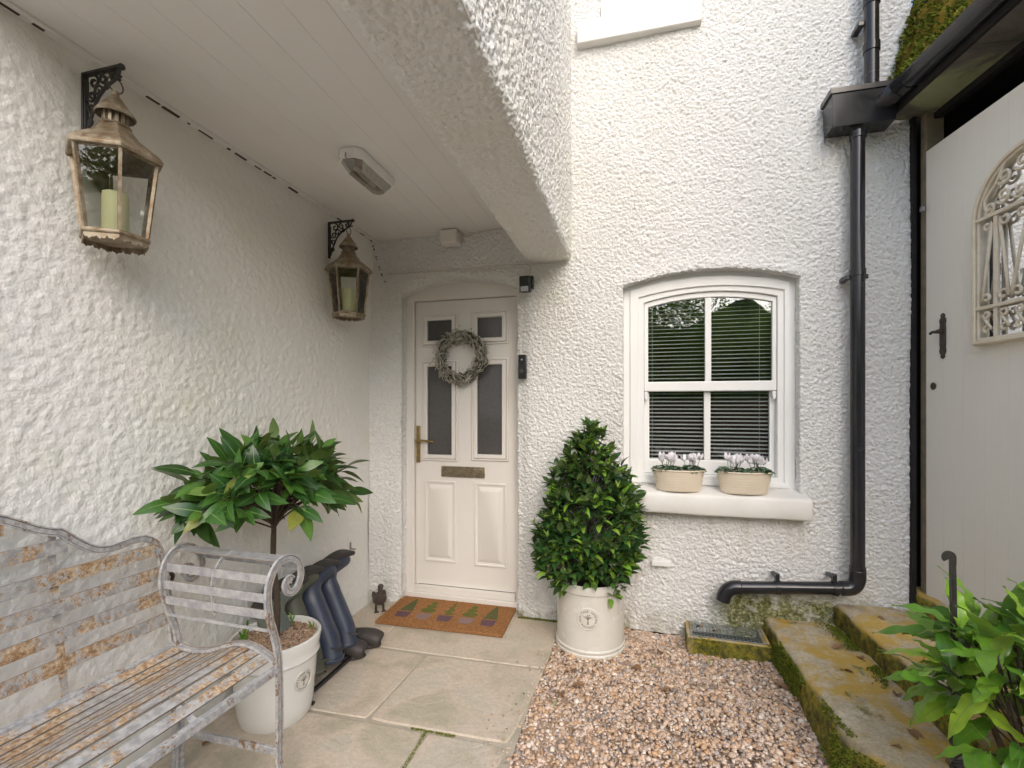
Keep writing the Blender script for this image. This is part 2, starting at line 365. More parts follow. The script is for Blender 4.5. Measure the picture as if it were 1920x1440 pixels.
M['shrub'] = leafm('shrub_leaf', [(0, (.016, .052, .018)), (.5, (.036, .10, .028)), (.80, (.075, .165, .036)), (.84, (.18, .36, .04)), (1, (.28, .48, .06))], .26, .2)
M['wave'] = leafm('wavy_leaf', [(0, (.07, .20, .025)), (.45, (.13, .32, .03)), (.8, (.24, .46, .04)), (1, (.38, .52, .05))], .30, .3)
M['rib'] = simple('leaf_midrib', (.19, .32, .08), None, 20, .4)
M['cyc'] = leafm('cyclamen_leaf', [(0, (.02, .07, .025)), (.6, (.04, .12, .04)), (1, (.12, .21, .11))], .45, .1)
M['tree'] = leafm('tree_leaf', [(0, (.10, .20, .015)), (.5, (.20, .34, .03)), (1, (.36, .48, .05))], .5, .55)
M['dry'] = simple('dry_leaf', (.16, .085, .045), (.30, .18, .08), 30, .7)
M['dry2'] = simple('pale_dead_leaf', (.35, .34, .16), (.22, .24, .09), 30, .6)
M['twig'] = simple('lichened_twig', (.24, .22, .17), (.50, .48, .41), 30, .85, bump=.6, bscale=80)
M['twig2'] = simple('dark_twig', (.05, .047, .035), (.12, .12, .085), 20, .9)
M['stone'] = simple('garden_stone', (.10, .065, .04), (.26, .15, .06), 3, .9, bump=1, bscale=9, bd=.03)
# ------------------------------------------------------------ the cottage
D, XL, ZC = 3.0, -1.79, 2.566
def wall_grid(name, O, U, V, N, un, vn, step, m, parent, holes=(), off=None, depth=.12):
    O, U, V, N = (np.array(t, float) for t in (O, U, V, N))
    nu, nv = int(round(un/step)), int(round(vn/step))
    u, v = np.meshgrid(np.linspace(0, un, nu+1), np.linspace(0, vn, nv+1), indexing='ij'); u = u.ravel(); v = v.ravel()
    idx = lambda i, j: i*(nv+1)+j
    i, j = np.meshgrid(np.arange(nu), np.arange(nv), indexing='ij'); i = i.ravel(); j = j.ravel()
    F = np.stack([idx(i, j), idx(i+1, j), idx(i+1, j+1), idx(i, j+1)], 1)
    h = step*.01; keep = np.ones(len(F), bool); hv = []
    for sdf in holes:
        for _ in range(2):
            s = sdf(u, v); gu = (sdf(u+h, v)-s)/h; gv = (sdf(u, v+h)-s)/h; k = np.abs(s) < .75*step
            inner = (u > 1e-6) & (u < un-1e-6) & (v > 1e-6) & (v < vn-1e-6)
            u = np.where(k & inner, u-s*gu, u); v = np.where(k & inner, v-s*gv, v)
        s = sdf(u, v); keep &= ~(s[F].mean(1) < -step*.12)
    F = F[keep]
    d = off(u, v) if off else np.zeros_like(u)
    P = O+u[:, None]*U+v[:, None]*V+d[:, None]*N
    if len(holes):
        E_ = np.concatenate([F[:, [0, 1]], F[:, [1, 2]], F[:, [2, 3]], F[:, [3, 0]]])
        key = np.sort(E_, 1)@np.array([len(P), 1]); un_, inv, cnt = np.unique(key, return_inverse=True, return_counts=True)
        B = E_[cnt[inv] == 1]
        onb = lambda q_, t, mx_: (np.abs(q_[B[:, 0]]-t) < 1e-6) & (np.abs(q_[B[:, 1]]-t) < 1e-6)
        B = B[~(onb(u, 0, 0) | onb(u, un, 0) | onb(v, 0, 0) | onb(v, vn, 0))]
        bv = np.unique(B); mp = {}; K = max(2, int(depth/step))
        rings = [bv]; PP = [P]; n0 = len(P)
        for r in range(1, K+1):
            PP.append(P[bv]-N*(depth*r/K)); rings.append(np.arange(n0, n0+len(bv))); n0 += len(bv)
        lut = np.zeros(len(P), int); lut[bv] = np.arange(len(bv)); nf = []
        for r in range(K):
            a0 = rings[r][lut[B[:, 0]]]; b0 = rings[r][lut[B[:, 1]]]; a1 = rings[r+1][lut[B[:, 0]]]; b1 = rings[r+1][lut[B[:, 1]]]
            nf.append(np.stack([b0, a0, a1, b1], 1))
        P = np.concatenate(PP); F = np.concatenate([F]+nf)
    if np.dot(np.cross(U, V), N) < 0: F = F[:, ::-1]
    return link(name, npmesh(name, P, F, m, True), parent)
def arch_sdf(x0, x1, z0, zs, rise, ox, oz):
    c, hw = (x0+x1)/2, (x1-x0)/2
    def f(u, v):
        x = u+ox; z = v+oz; zt = zs+rise*(1-np.clip((x-c)/hw, -1.3, 1.3)**2)
        return np.maximum(np.maximum(x0-x, x-x1), np.maximum(z0-z, z-zt))
    return f
def S(a0, a1, x): t = np.clip((x-a0)/(a1-a0), 0, 1); return t*t*(3-2*t)

cottage = thing('cottage', 'white roughcast cottage with timber boarded porch ceiling, panelled front door and arched window', 'house', (0, 0, 0))
wobble = lambda a_, b_: .006*np.sin(a_*3.1+1)*np.sin(b_*2.3)+.004*np.sin(a_*7+b_*5)
def off_main(u, v):
    x = u+XL; z = v
    d = wobble(u, v)
    d += -.022*S(2.29, 2.335, z+.012*np.sin(x*5))*S(-.66, -.70, x)            # set-back above the ledge over the door
    dz = 2.135+.10*(1-((x+1.145)/.42)**2); near = np.exp(-((np.maximum(np.abs(x+1.145)-.42, 0))**2+(np.maximum(z-dz, 0))**2)/.0022)
    d += -.030*near                                                               # rounded lip round the door opening
    cx_ = .435; wz = 2.15+.07*(1-((x-cx_)/.49)**2)
    d += .012*np.exp(-((z-wz)/.05)**2)*S(.62, .5, np.abs(x-cx_))                  # drip lip over the window arch
    d += .05*S(-1.69, XL, x)**2*S(-.1, .1, z)                                     # plaster fillet at the corner
    return d
HD = arch_sdf(-1.575, -.738, -1, 2.165, .085, XL, 0); HW = arch_sdf(-.052, .925, .86, 2.125, .075, XL, 0); HU = arch_sdf(-.19, .27, 3.77, 4.25, 0, XL, 0)
wall_grid('front_wall', (XL, D, 0), (1, 0, 0), (0, 0, 1), (0, -1, 0), 1.468-XL, 4.4, .0095, M['main'], cottage, [HD, HW, HU], off_main, .14)
wall_grid('side_wall', (XL, -.8, -.02), (0, 1, 0), (0, 0, 1), (1, 0, 0), 3.82, 2.61, .0082, M['side'], cottage, (), lambda u, v: wobble(u*.8, v)+.006*np.sin(u*1.7))
# upper storey overhanging the porch: outer face, underside and end, one continuous skin
def skin(name, path, y0, y1, step, m, parent):
    pts = []; 
    for k in range(len(path)-1):
        a_, b_ = np.array(path[k]), np.array(path[k+1]); n = max(1, int(np.linalg.norm(b_-a_)/step))
        pts += [a_+(b_-a_)*t/n for t in range(n)]
    pts.append(np.array(path[-1])); pts = np.array(pts); ny = int((y1-y0)/step); ys = np.linspace(y0, y1, ny+1)
    X = np.repeat(pts[None], ny+1, 0); P = np.stack([X[..., 0], np.repeat(ys[:, None], len(pts), 1), X[..., 1]], -1)
    P[..., 0] += .004*np.sin(P[..., 1]*5)*np.sin(P[..., 2]*3); n1 = len(pts)
    i, j = np.meshgrid(np.arange(ny), np.arange(n1-1), indexing='ij'); i = i.ravel(); j = j.ravel()
    F = np.stack([i*n1+j, i*n1+j+1, (i+1)*n1+j+1, (i+1)*n1+j], 1)
    return link(name, npmesh(name, P.reshape(-1, 3), F[:, ::-1], m, True), parent)
beam_path = [(-.676, 2.60), (-.676, 2.345), (-.665, 2.322), (-.63, 2.310), (-.42, 2.306), (-.388, 2.313), (-.374, 2.34), (-.370, 4.4)]
skin('upper_wall', beam_path, .74, 3.01, .0115, M['beam'], cottage)
wall_grid('porch_end_wall', (XL-.05, .735, 2.575), (1, 0, 0), (0, 0, 1), (0, -1, 0), 1.40, 1.82, .02, M['beam'], cottage)  # porch cut short here, out of view, so more sky light enters
MB().box(XL-.07, -.40, .75, .80, ZC+.03, 4.4).box(-.668, -.392, .738, .76, 2.318, 2.62).build('end_wall_core', M['sill'], cottage)
# boarded porch ceiling
ceil = MB().box(XL-.05, -.60, .74, 3.05, ZC+.012, ZC+.03).build('porch_ceiling', M['gasket'], cottage)
bx = [XL+.028+i*.128 for i in range(10)]
for i in range(9):
    x0, x1 = bx[i], min(bx[i+1], -.61)
    MB().box(x0+.0003, x1-.0003, .74, 3.03, ZC, ZC+.014).build('ceiling_board', M['board'], ceil, bev=.0013 if i not in (5, 7) else .0022)
MB().box(XL-.01, XL+.027, .74, 2.99, ZC-.012, ZC+.012).build('edge_batten', M['board'], ceil, bev=.004)
ck = MB(); r_ = random.Random(9); y = -.6      # flaking gap where the wall meets the boards, and the cracked corner plaster
while y < 2.9:
    l_ = r_.uniform(.01, .07)
    if r_.random() < .5: ck.box(XL+.006, XL+.010+r_.uniform(.002, .008), y, y+l_, ZC-.0135-r_.uniform(.0005, .0035), ZC-.012)
    y += l_+r_.uniform(.01, .06)
o = ck.build('gap_under_batten', M['bark'], ceil); o['kind'] = 'stuff'
ck = MB(); pts = [(XL+.012, 2.955, 2.55), (XL+.035, 2.957, 2.47), (XL+.055, 2.965, 2.40), (XL+.075, 2.968, 2.33), (XL+.10, 2.972, 2.27), (XL+.14, 2.972, 2.225), (XL+.18, 2.976, 2.18)]
for a_, b_ in zip(pts, pts[1:]):
    a_, b_ = Vector(a_), Vector(b_)
    for k in range(4):
        if r_.random() < .45:
            p = a_.lerp(b_, k/4)+Vector((r_.uniform(-.004, .004), 0, 0)); q_ = a_.lerp(b_, k/4+r_.uniform(.08, .22)); ck.bar([p, q_], .010, r_.uniform(.001, .0025), (0, 1, 0))
o = ck.build('plaster_crack', M['bark'], cottage); o['kind'] = 'stuff'
# front door
Yd = 3.13
def P3(poly, y0, y1):     # polygon in x,z extruded over y
    return [Vector((p[0], y0, p[1])) for p in poly], [Vector((p[0], y1, p[1])) for p in poly]
def prism_y(mb, poly, y0, y1):
    n = len(poly); a_, b_ = P3(poly, y0, y1)
    return mb.add(a_+b_, [tuple(range(n)), tuple(range(2*n-1, n-1, -1))]+[((i+1) % n, i, n+i, n+(i+1) % n) for i in range(n)])
def ring_y(mb, outer, inner, y0, y1):
    n = len(outer)
    vs = [Vector((p[0], y, p[1])) for y in (y0, y1) for L in (outer, inner) for p in L]
    fs = []
    for i in range(n):
        j = (i+1) % n
        fs += [(i, j, n+j, n+i), (2*n+j, 2*n+i, 3*n+i, 3*n+j), (j, i, 2*n+i, 2*n+j), (n+i, n+j, 3*n+j, 3*n+i)]
    return mb.add(vs, fs)
def archpoly(x0, x1, z0, zs, rise, n=14):
    c, hw = (x0+x1)/2, (x1-x0)/2
    return [(x0, z0), (x1, z0)]+[(x1-(x1-x0)*k/n, zs+rise*(1-(((x1-(x1-x0)*k/n)-c)/hw)**2)) for k in range(n+1)]
rect = lambda x0, x1, z0, z1: [(x0, z0), (x1, z0), (x1, z1), (x0, z1)]
LX0, LX1, LZ0, LZ1 = -1.519, -.769, .10, 2.133
G = [(-1.424, -1.238, 1.850, 1.995), (-1.048, -.868, 1.858, 2.002), (-1.424, -1.238, 1.035, 1.665), (-1.048, -.868, 1.045, 1.672)]
PNL = [(-1.448, -1.210, .270, .848), (-1.072, -.838, .264, .845)]
# the leaf: strips around the four glazed openings
xs = [LX0, -1.424, -1.238, -1.048, -.868, LX1]; mb = MB()
mb.box(LX0, LX1, Yd, Yd+.045, LZ0, 1.035).box(LX0, LX1, Yd, Yd+.045, 2.0, LZ1).box(LX0, LX1, Yd, Yd+.045, 1.67, 1.852)
for a0, a1 in ((LX0, -1.424), (-1.238, -1.048), (-.868, LX1)): mb.box(a0, a1, Yd, Yd+.045, 1.035, 1.67).box(a0, a1, Yd, Yd+.045, 1.852, 2.0)
door = mb.build('front_door', M['upvc'], cottage)
fr = MB(); n = 14
inner = archpoly(LX0-.004, LX1+.004, LZ0-.045, LZ1+.004, 0); outer = archpoly(-1.585, -.728, -.01, 2.165, .10)
ring_y(fr, outer, inner, Yd-.03, Yd+.06)
fr.build('door_frame', M['upvc'], door, bev=.004)
MB().box(LX0-.003, LX1+.003, Yd+.05, Yd+.055, LZ0-.04, LZ1+.003).build('door_seal', M['gasket'], door)
MB().box(-1.575, -.738, Yd-.055, Yd+.02, .0, .052).box(LX0, LX1, Yd-.036, Yd+.0, .0525, .0975).build('threshold', M['upvc'], door, bev=.004)
for (x0, x1, z0, z1) in G:
    mb = MB(); ring_y(mb, rect(x0-.045, x1+.045, z0-.045, z1+.045), rect(x0-.030, x1+.030, z0-.030, z1+.030), Yd-.012, Yd+.001)
    ring_y(mb, rect(x0-.028, x1+.028, z0-.028, z1+.028), rect(x0, x1, z0, z1), Yd-.020, Yd+.012)
    mb.build('glazing_surround', M['upvc'], door, bev=.005)
    MB().box(x0-.002, x1+.002, Yd+.006, Yd+.010, z0-.002, z1+.002).build('glass_pane', M['doorglass'], door)
for (x0, x1, z0, z1) in PNL:
    mb = MB(); ring_y(mb, rect(x0, x1, z0, z1), rect(x0+.014, x1-.014, z0+.014, z1-.014), Yd-.010, Yd+.001)
    a_ = rect(x0+.028, x1-.028, z0+.028, z1-.028); b_ = rect(x0+.052, x1-.052, z0+.055, z1-.055)
    mb.add([(p[0], Yd-.001, p[1]) for p in a_]+[(p[0], Yd-.017, p[1]) for p in b_], [(4, 5, 6, 7)]+[(i, (i+1) % 4, 4+(i+1) % 4, 4+i) for i in range(4)])
    mb.build('raised_panel', M['upvc'], door, bev=.003)
hb = MB().box(-1.512, -1.484, Yd-.010, Yd+.001, .975, 1.24); hb.tube([(-1.498, Yd-.008, 1.135), (-1.498, Yd-.045, 1.135)], .009, 10)
hb.tube(spline([(-1.498, Yd-.045, 1.135), (-1.45, Yd-.052, 1.137), (-1.385, Yd-.05, 1.132), (-1.365, Yd-.046, 1.128)], 4), .0075, 10)
hb.lathe([(.001, 0), (.007, .0), (.007, .004), (.001, .004)], 12, (-1.498, Yd-.012, 1.04)); hb.build('door_handle', M['brass'], door, bev=.002)
lb = MB().box(-1.318, -.995, Yd-.012, Yd+.001, .880, .955).box(-1.303, -1.010, Yd-.018, Yd-.0125, .893, .943).box(-1.05, -1.03, Yd-.024, Yd-.0185, .905, .93)
lb.build('letter_plate', M['gold'], door, bev=.003)
# dark hall behind the glass
MB().box(-1.5, -.78, Yd+.3, Yd+.31, 0, 2.1).build('hall_wall', M['room'], cottage)

# sash window
Yw = 3.085
win = MB(); ring_y(win, archpoly(-.055, .93, .875, 2.13, .08), archpoly(.075, .835, .955, 2.035, .05), Yw-.005, Yw+.08)
win = win.build('sash_window', M['frame_white'], cottage, bev=.004)
mb = MB(); ring_y(mb, archpoly(-.012, .895, .900, 2.115, .06), archpoly(.04, .868, .930, 2.065, .05), Yw-.018, Yw-.0055); mb.build('frame_bead', M['frame_white'], win, bev=.004)
us = MB(); ring_y(us, archpoly(.076, .834, 1.475, 2.034, .05), archpoly(.100, .812, 1.535, 2.008, .045), Yw+.012, Yw+.045)
us.box(.437, .473, Yw+.014, Yw+.043, 1.5352, 2.05); us.build('upper_sash', M['frame_white'], win, bev=.003)
ls = MB(); ring_y(ls, rect(.076, .834, .956, 1.515), rect(.108, .806, 1.045, 1.474), Yw+.048, Yw+.078)
ls.box(.436, .474, Yw+.050, Yw+.076, 1.0452, 1.4738); ls.build('lower_sash', M['frame_white'], win, bev=.003)
for x in (.078, .812): hb = MB().prism(((0, 0), (.02, 0), (.02, -.03), (.014, -.05), (.006, -.05), (0, -.03)), 0, .03, Matrix.Translation((x, Yw+.042, 1.472)) @ Matrix.Rotation(R(90), 4, 'X')); hb.build('sash_horn', M['frame_white'], win, bev=.002)
for z0, z1, y in ((1.53, 2.055, Yw+.028), (1.04, 1.48, Yw+.062)):
    for x0, x1 in ((.098, .438), (.472, .814)): MB().box(x0, x1, y, y+.004, z0, z1).build('glass_pane', M['glass'], win)
sb = MB(); nx = 40
sill_sec = [(3.10, .893), (2.925, .873), (2.905, .866), (2.898, .85), (2.897, .765), (2.905, .750), (2.93, .745), (3.10, .747)]
for i in range(nx+1):
    x = -.075+1.035*i/nx
    for (y, z) in sill_sec:
        dn = .004*noise.noise(Vector((x*6, z*9, y*5))); sb.v.append((x, y+dn, z+dn*.8))
for i in range(nx):
    for k in range(8):
        l = (k+1) % 8; sb.f.append((i*8+k, (i+1)*8+k, (i+1)*8+l, i*8+l))
sb.f += [tuple(range(8)), tuple(nx*8+k for k in range(8))[::-1]]
sb.build('window_sill', M['sill'], win, bev=.004)
# upper window
uw = MB(); ring_y(uw, rect(-.195, .275, 3.79, 4.3), rect(-.10, .20, 3.885, 4.3), D+.03, D+.10); ring_y(uw, rect(-.17, .245, 3.81, 4.3), rect(-.125, .21, 3.86, 4.3), D+.015, D+.0295)
uw = uw.build('upper_window', M['frame_white'], cottage, bev=.004)
MB().box(-.10, .19, D+.06, D+.065, 3.80, 4.3).build('glass_pane', M['glass'], uw)
MB().box(-.11, .20, D+.13, D+.14, 3.7, 4.4).build('window_backing', M['navy'], uw)
sb = MB().box(-.335, .40, 2.952, 3.04, 3.655, 3.795); sb.build('window_sill', M['sill'], uw, bev=.006)
# room behind the window
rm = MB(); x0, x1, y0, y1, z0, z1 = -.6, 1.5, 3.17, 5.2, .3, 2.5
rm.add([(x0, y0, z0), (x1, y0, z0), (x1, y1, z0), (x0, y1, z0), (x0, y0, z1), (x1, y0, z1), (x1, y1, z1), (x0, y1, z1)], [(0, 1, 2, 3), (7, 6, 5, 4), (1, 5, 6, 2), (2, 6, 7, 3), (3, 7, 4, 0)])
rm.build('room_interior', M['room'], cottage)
MB().box(1.462, 1.478, 2.975, 3.3, .3, 3.3).box(1.46, 1.60, 3.06, 3.1, .0, 3.4).build('dark_joint', M['darkroof'], cottage)
# back fill of the house so nothing is open to the sky
MB().box(XL-.2, XL-.07, -.8, 5.3, -.1, 4.4).box(XL-.02, 1.44, 5.25, 5.3, -.1, 4.4).box(1.39, 1.44, 3.16, 5.25, -.1, 4.4).box(XL-.2, 1.44, 2.99+.25, 5.3, 4.4, 4.45).box(XL-.02, -.69, .80, 3.2, ZC+.05, ZC+.1).build('rear_walls', M['room'], cottage)
MB().box(-.66, -.385, .75, 3.0, 2.33, 4.4).build('upper_core', M['sill'], cottage)

# venetian blind
bl = thing('venetian_blind', 'white venetian blind with thin slats behind the arched sash window', 'blind', (.457, 3.180, 1.0))
sm = MB(); 
for k in range(4):
    pass
sec = [(-.0120, -.0045), (-.004, -.0010), (.004, .0018), (.0120, .0035)]
vs = []; 
for x in (-.37, .37):
    for (y, z) in sec: vs.append((x, y, z))
sm.add(vs, [(0, 4, 5, 1), (1, 5, 6, 2), (2, 6, 7, 3)]); M['slat'] = simple('blind_slat', (.86, .87, .86), (.84, .85, .84), 6, .4); sme = sm.mesh('slat', M['slat'], True)
for k in range(43): link('slat', sme, bl, Matrix.Translation((0, 0, .045+k*.0245)))
MB().box(-.37, .37, -.012, .012, .008, .026).build('bottom_rail', M['slat'], bl, bev=.003)
for x in (-.33, .30):
    MB().tube([(x, -.016, .02), (x, -.016, 1.1)], .0012, 5).build('ladder_cord', M['slat'], bl)

# ------------------------------------------------------------ ground
gp = MB().box(-40, 40, -40, 40, -.14, -.10).build('ground', M['earth']); tag(gp, kind='structure')
pav = MB().box(XL-.03, -.46, -2.0, 3.2, -.06, -.006).build('paving', M['mortar']); tag(pav, 'pale mortar bed between the sandstone flags', kind='structure')
def slab(poly, z=0.0):
    n_ = len(poly); c = Vector((sum(p[0] for p in poly)/n_, sum(p[1] for p in poly)/n_, 0)); pts = []
    for i in range(n_):
        a_, b_ = Vector((*poly[i], 0)), Vector((*poly[(i+1) % n_], 0)); L = (b_-a_).length; k = max(2, int(L/.09))
        for t in range(k):
            p = a_+(b_-a_)*t/k; nn = (b_-a_).normalized().cross(Vector((0, 0, 1)))
            p -= nn*(.002+.005*abs(noise.noise(p*7)))
            if t == 0: p += (c-p).normalized()*.010
            pts.append((p.x-c.x, p.y-c.y))
    mb = MB().prism(pts, -.035, z-.0); o = mb.build('paving_slab', M['slab'], pav, bev=.006); o.location = (c.x, c.y, 0); return o
ge = lambda y: -.432-.075*max(0, 2.5-y)/.8*.9     # paving edge beside the gravel
A, B = 2.425, 1.852
slab([(XL, A), (-1.445, A-.004), (-1.435, 3.02), (XL, 3.02)], .001)
slab([(-1.443, A), (ge(A), A+.012), (ge(2.9), 3.0), (-.735, 3.0), (-.735, 3.10), (-1.44, 3.10)], -.001)
slab([(XL, B-.01), (-1.135, B), (-1.108, A-.015), (XL, A-.003)], -.002)
slab([(-1.13, B), (ge(B), B+.006), (ge(A), A-.002), (-1.103, A-.016)], .0015)
slab([(XL, 1.10), (-.86, 1.10), (-.852, B-.014), (XL, B-.025)], .001)
slab([(-.853, 1.10), (ge(1.1), 1.10), (ge(B), B-.008), (-.842, B-.012)], -.002)
for y0, y1, xs_ in ((.45, 1.085, (XL, -1.2, -.58)), (-.3, .435, (XL, -.95, -.6)), (-1.0, -.315, (XL, -1.25, -.65)), (-2, -1.015, (XL, -1.0, -.7))):
    for x0, x1 in zip(xs_, xs_[1:]): slab([(x0, y0), (x1-.012, y0), (x1-.012, y1), (x0, y1)], 0)
# moss and a stone chip in the open joint
# gravel
yd = MB().box(-9, 9, -6.4, -3.001, -.09, -.012).box(-9, XL-.21, -3, -.8, -.09, -.012).build('bounce_ground', M['slab']); yd.data.materials[0] = M['bounce']; tag(yd, kind='structure')  # unseen pale ground added to bounce light into the porch
gb = MB().box(-.60, 2.4, -3, 3.02, -.09, -.022).build('gravel_bed', M['gravelbase']); tag(gb, kind='structure')
def ico():
    t = (1+5**.5)/2; V = np.array([(-1, t, 0), (1, t, 0), (-1, -t, 0), (1, -t, 0), (0, -1, t), (0, 1, t), (0, -1, -t), (0, 1, -t), (t, 0, -1), (t, 0, 1), (-t, 0, -1), (-t, 0, 1)], float)
    V /= np.linalg.norm(V[0]); F = np.array([(0, 11, 5), (0, 5, 1), (0, 1, 7), (0, 7, 10), (0, 10, 11), (1, 5, 9), (5, 11, 4), (11, 10, 2), (10, 7, 6), (7, 1, 8), (3, 9, 4), (3, 4, 2), (3, 2, 6), (3, 6, 8), (3, 8, 9), (4, 9, 5), (2, 4, 11), (6, 2, 10), (8, 6, 7), (9, 8, 1)])
    return V, F
IV, IF = ico()
def rotm(n):
    q_ = rng.normal(size=(n, 4)); q_ /= np.linalg.norm(q_, axis=1)[:, None]; w_, x, y, z = q_.T
    return np.stack([1-2*(y*y+z*z), 2*(x*y-z*w_), 2*(x*z+y*w_), 2*(x*y+z*w_), 1-2*(x*x+z*z), 2*(y*z-x*w_), 2*(x*z-y*w_), 2*(y*z+x*w_), 1-2*(x*x+y*y)], 1).reshape(-1, 3, 3)
def pebbles(name, P, size, m, parent=None, flat=.62):
    n_ = len(P); sc = size[:, None]*np.stack([rng.uniform(.8, 1.25, n_), rng.uniform(.65, 1.0, n_), rng.uniform(flat*.7, flat*1.2, n_)], 1)
    V = IV[None]*(1+rng.uniform(-.16, .16, (n_, 12, 1))); V = V*sc[:, None, :]
    th = rng.uniform(0, 6.283, n_); tl = rng.normal(0, .45, n_); c, s = np.cos(th), np.sin(th); c2, s2 = np.cos(tl), np.sin(tl); o_ = np.zeros(n_); i_ = np.ones(n_)
    Rx = np.stack([i_, o_, o_, o_, c2, -s2, o_, s2, c2], 1).reshape(-1, 3, 3); Rz = np.stack([c, -s, o_, s, c, o_, o_, o_, i_], 1).reshape(-1, 3, 3)
    V = np.einsum('nij,nkj->nki', Rz@Rx, V)+P[:, None, :]
    F = IF[None]+(np.arange(n_)*12)[:, None, None]
    return link(name, npmesh(name, V.reshape(-1, 3), F.reshape(-1, 3), m, True), parent)
def step_edge(y):    # left face of the lowest step at ground level
    return np.interp(y, [-1, .6, 1.2, 1.7, 2.04, 2.47, 2.8, 3.0], [1.05, .86, .80, .755, .742, .752, .742, .735])
n_ = 38000; P = np.stack([rng.uniform(-.56, 1.0, n_), 3.0-4.2*rng.uniform(0, 1, n_)**1.45*.62, np.zeros(n_)], 1)
kp = (P[:, 0] > -.437-.084*np.maximum(0, 2.5-P[:, 1])) & (P[:, 0] < step_edge(P[:, 1])+.01) & ~((P[:, 0] > .31) & (P[:, 1] > 2.82)) & (np.hypot(P[:, 0]+.235, P[:, 1]-2.79) > .185)
P = P[kp]; P[:, 2] = -.016+rng.uniform(0, .013, len(P))+.008*np.sin(P[:, 0]*5)*np.sin(P[:, 1]*4)
sz = 1.22*rng.choice([.0050, .0066, .0088, .0125], len(P), p=[.33, .36, .21, .10])*rng.uniform(.85, 1.2, len(P))
sp = 110; Q = np.stack([rng.uniform(0, 1, sp)**2, rng.uniform(1.2, 2.6, sp), np.full(sp, .005)], 1); Q[:, 0] = -.44-.084*np.maximum(0, 2.5-Q[:, 1])-.16*Q[:, 0]; P = np.concatenate([P, Q]); sz = np.concatenate([sz, rng.uniform(.003, .007, sp)])
gr = pebbles('gravel', P, sz, M['pebble']); tag(gr, 'pinkish beige pea gravel covering the ground between the paving and the steps', 'gravel', kind='stuff')
n_ = 4500; P = np.stack([rng.uniform(-.58, 1.05, n_), rng.uniform(-2, .45, n_), np.full(n_, -.012)], 1)
gr = pebbles('gravel', P, rng.uniform(.007, .013, n_), M['pebble']); tag(gr, 'pea gravel behind the viewpoint, in front of the steps', 'gravel', kind='stuff')

# ------------------------------------------------------------ steps, drain, bed
def blob_top(name, xs_fn_l, xs_fn_r, y0, y1, z0, zt, m, parent=None, ny=70, nxx=16, batter=.0):
    V = []; F = []; prof_n = 6+nxx+1
    for i in range(ny+1):
        y = y0+(y1-y0)*i/ny; xl, xr = float(xs_fn_l(y)), float(xs_fn_r(y)); bt = batter(y) if callable(batter) else batter; row = []
        for k in range(6): row.append((xl+bt*(k/6)**1.5, z0+(zt-.018-z0)*k/5))
        for k in range(nxx+1):
            t = k/nxx; x = xl+bt+.018+(xr-xl-bt-.018)*t; row.append((x, zt))
        for (x, z) in row:
            v = Vector((x, y, z)); d = .011*noise.noise(v*5)+.006*noise.noise(v*18)+.003*noise.noise(v*50)
            V.append((x+d*1.2, y, z+(d if z > z0+.01 else 0)))
    for i in range(ny):
        for k in range(prof_n-1): F.append((i*prof_n+k, (i+1)*prof_n+k, (i+1)*prof_n+k+1, i*prof_n+k+1))
    # near end
    b = len(V); e_ = [V[k] for k in range(prof_n)]; V += [(p[0], p[1]-.0, z0) for p in e_]
    for k in range(prof_n-1): F.append((k, k+1, b+k+1, b+k))
    me = npmesh(name, V, F, m, True); me.flip_normals(); return link(name, me, parent)
steps = thing('garden_steps', 'mossy concrete garden steps with orange lichen rising to the cream gate', 'steps', (1.1, 2.4, 0))
back = Matrix.Translation((-1.1, -2.4, 0))
s1 = blob_top('lower_step', step_edge, lambda y: 1.16, -.6, 3.0, -.05, .158, M['concrete'], steps, 110, 18, lambda y: float(np.interp(y, [1.2, 1.86, 2.1, 2.4, 2.8], [.16, .10, .055, .006, .01]))); s1.matrix_basis = back
s2 = blob_top('middle_step', lambda y: np.interp(y, [1.7, 2.4, 3.0], [1.15, 1.125, 1.095]), lambda y: 1.62, 1.95, 3.0, .10, .275, M['concrete'], steps, 50, 18, .004); s2.matrix_basis = back
s3 = blob_top('top_step', lambda y: np.interp(y, [1.7, 3.0], [1.54, 1.47]), lambda y: 2.2, 1.95, 3.2, .2, .385, M['concrete'], steps, 40, 10, .004); s3.matrix_basis = back
def tuft_mesh(P, Nn, size, name, m, parent=None, blades=3):
    n_ = len(P); P = np.repeat(P, blades, 0); Nn = np.repeat(Nn, blades, 0); size = np.repeat(size, blades)
    d = Nn+rng.normal(0, .6, P.shape); d /= np.linalg.norm(d, axis=1)[:, None]; sd_ = np.cross(d, rng.normal(size=P.shape)); sd_ /= np.linalg.norm(sd_, axis=1)[:, None]
    b0 = P-sd_*size[:, None]*.28; b1 = P+sd_*size[:, None]*.28; tp = P+d*size[:, None]
    V = np.stack([b0, b1, tp], 1).reshape(-1, 3); F = np.arange(len(V)).reshape(-1, 3)
    return link(name, npmesh(name, V, F, m), parent)
n_ = 9000; y = rng.uniform(.9, 3.0, n_); z = rng.uniform(0, .155, n_)
msk = np.array([noise.noise(Vector((7.0, yy*3.2, zz*7)))+.35*noise.noise(Vector((2.0, yy*14, zz*20))) for yy, zz in zip(y, z)])
k = msk > -.05+.6*np.clip((y-2.75)*3, 0, 1); y, z = y[k], z[k]
bt = np.interp(y, [1.2, 1.86, 2.1, 2.4, 2.8], [.16, .10, .055, .006, .01])
P = np.stack([step_edge(y)+bt*(z/.158)**1.5-.004, y, z], 1)
m_ = tuft_mesh(P, np.tile((-.9, -.1, .4), (len(P), 1)), rng.uniform(.006, .014, len(P)), 'step_moss', M['moss'], steps); m_.matrix_basis = back; tag(m_, 'bright green moss on the side of the lower step', kind='stuff')
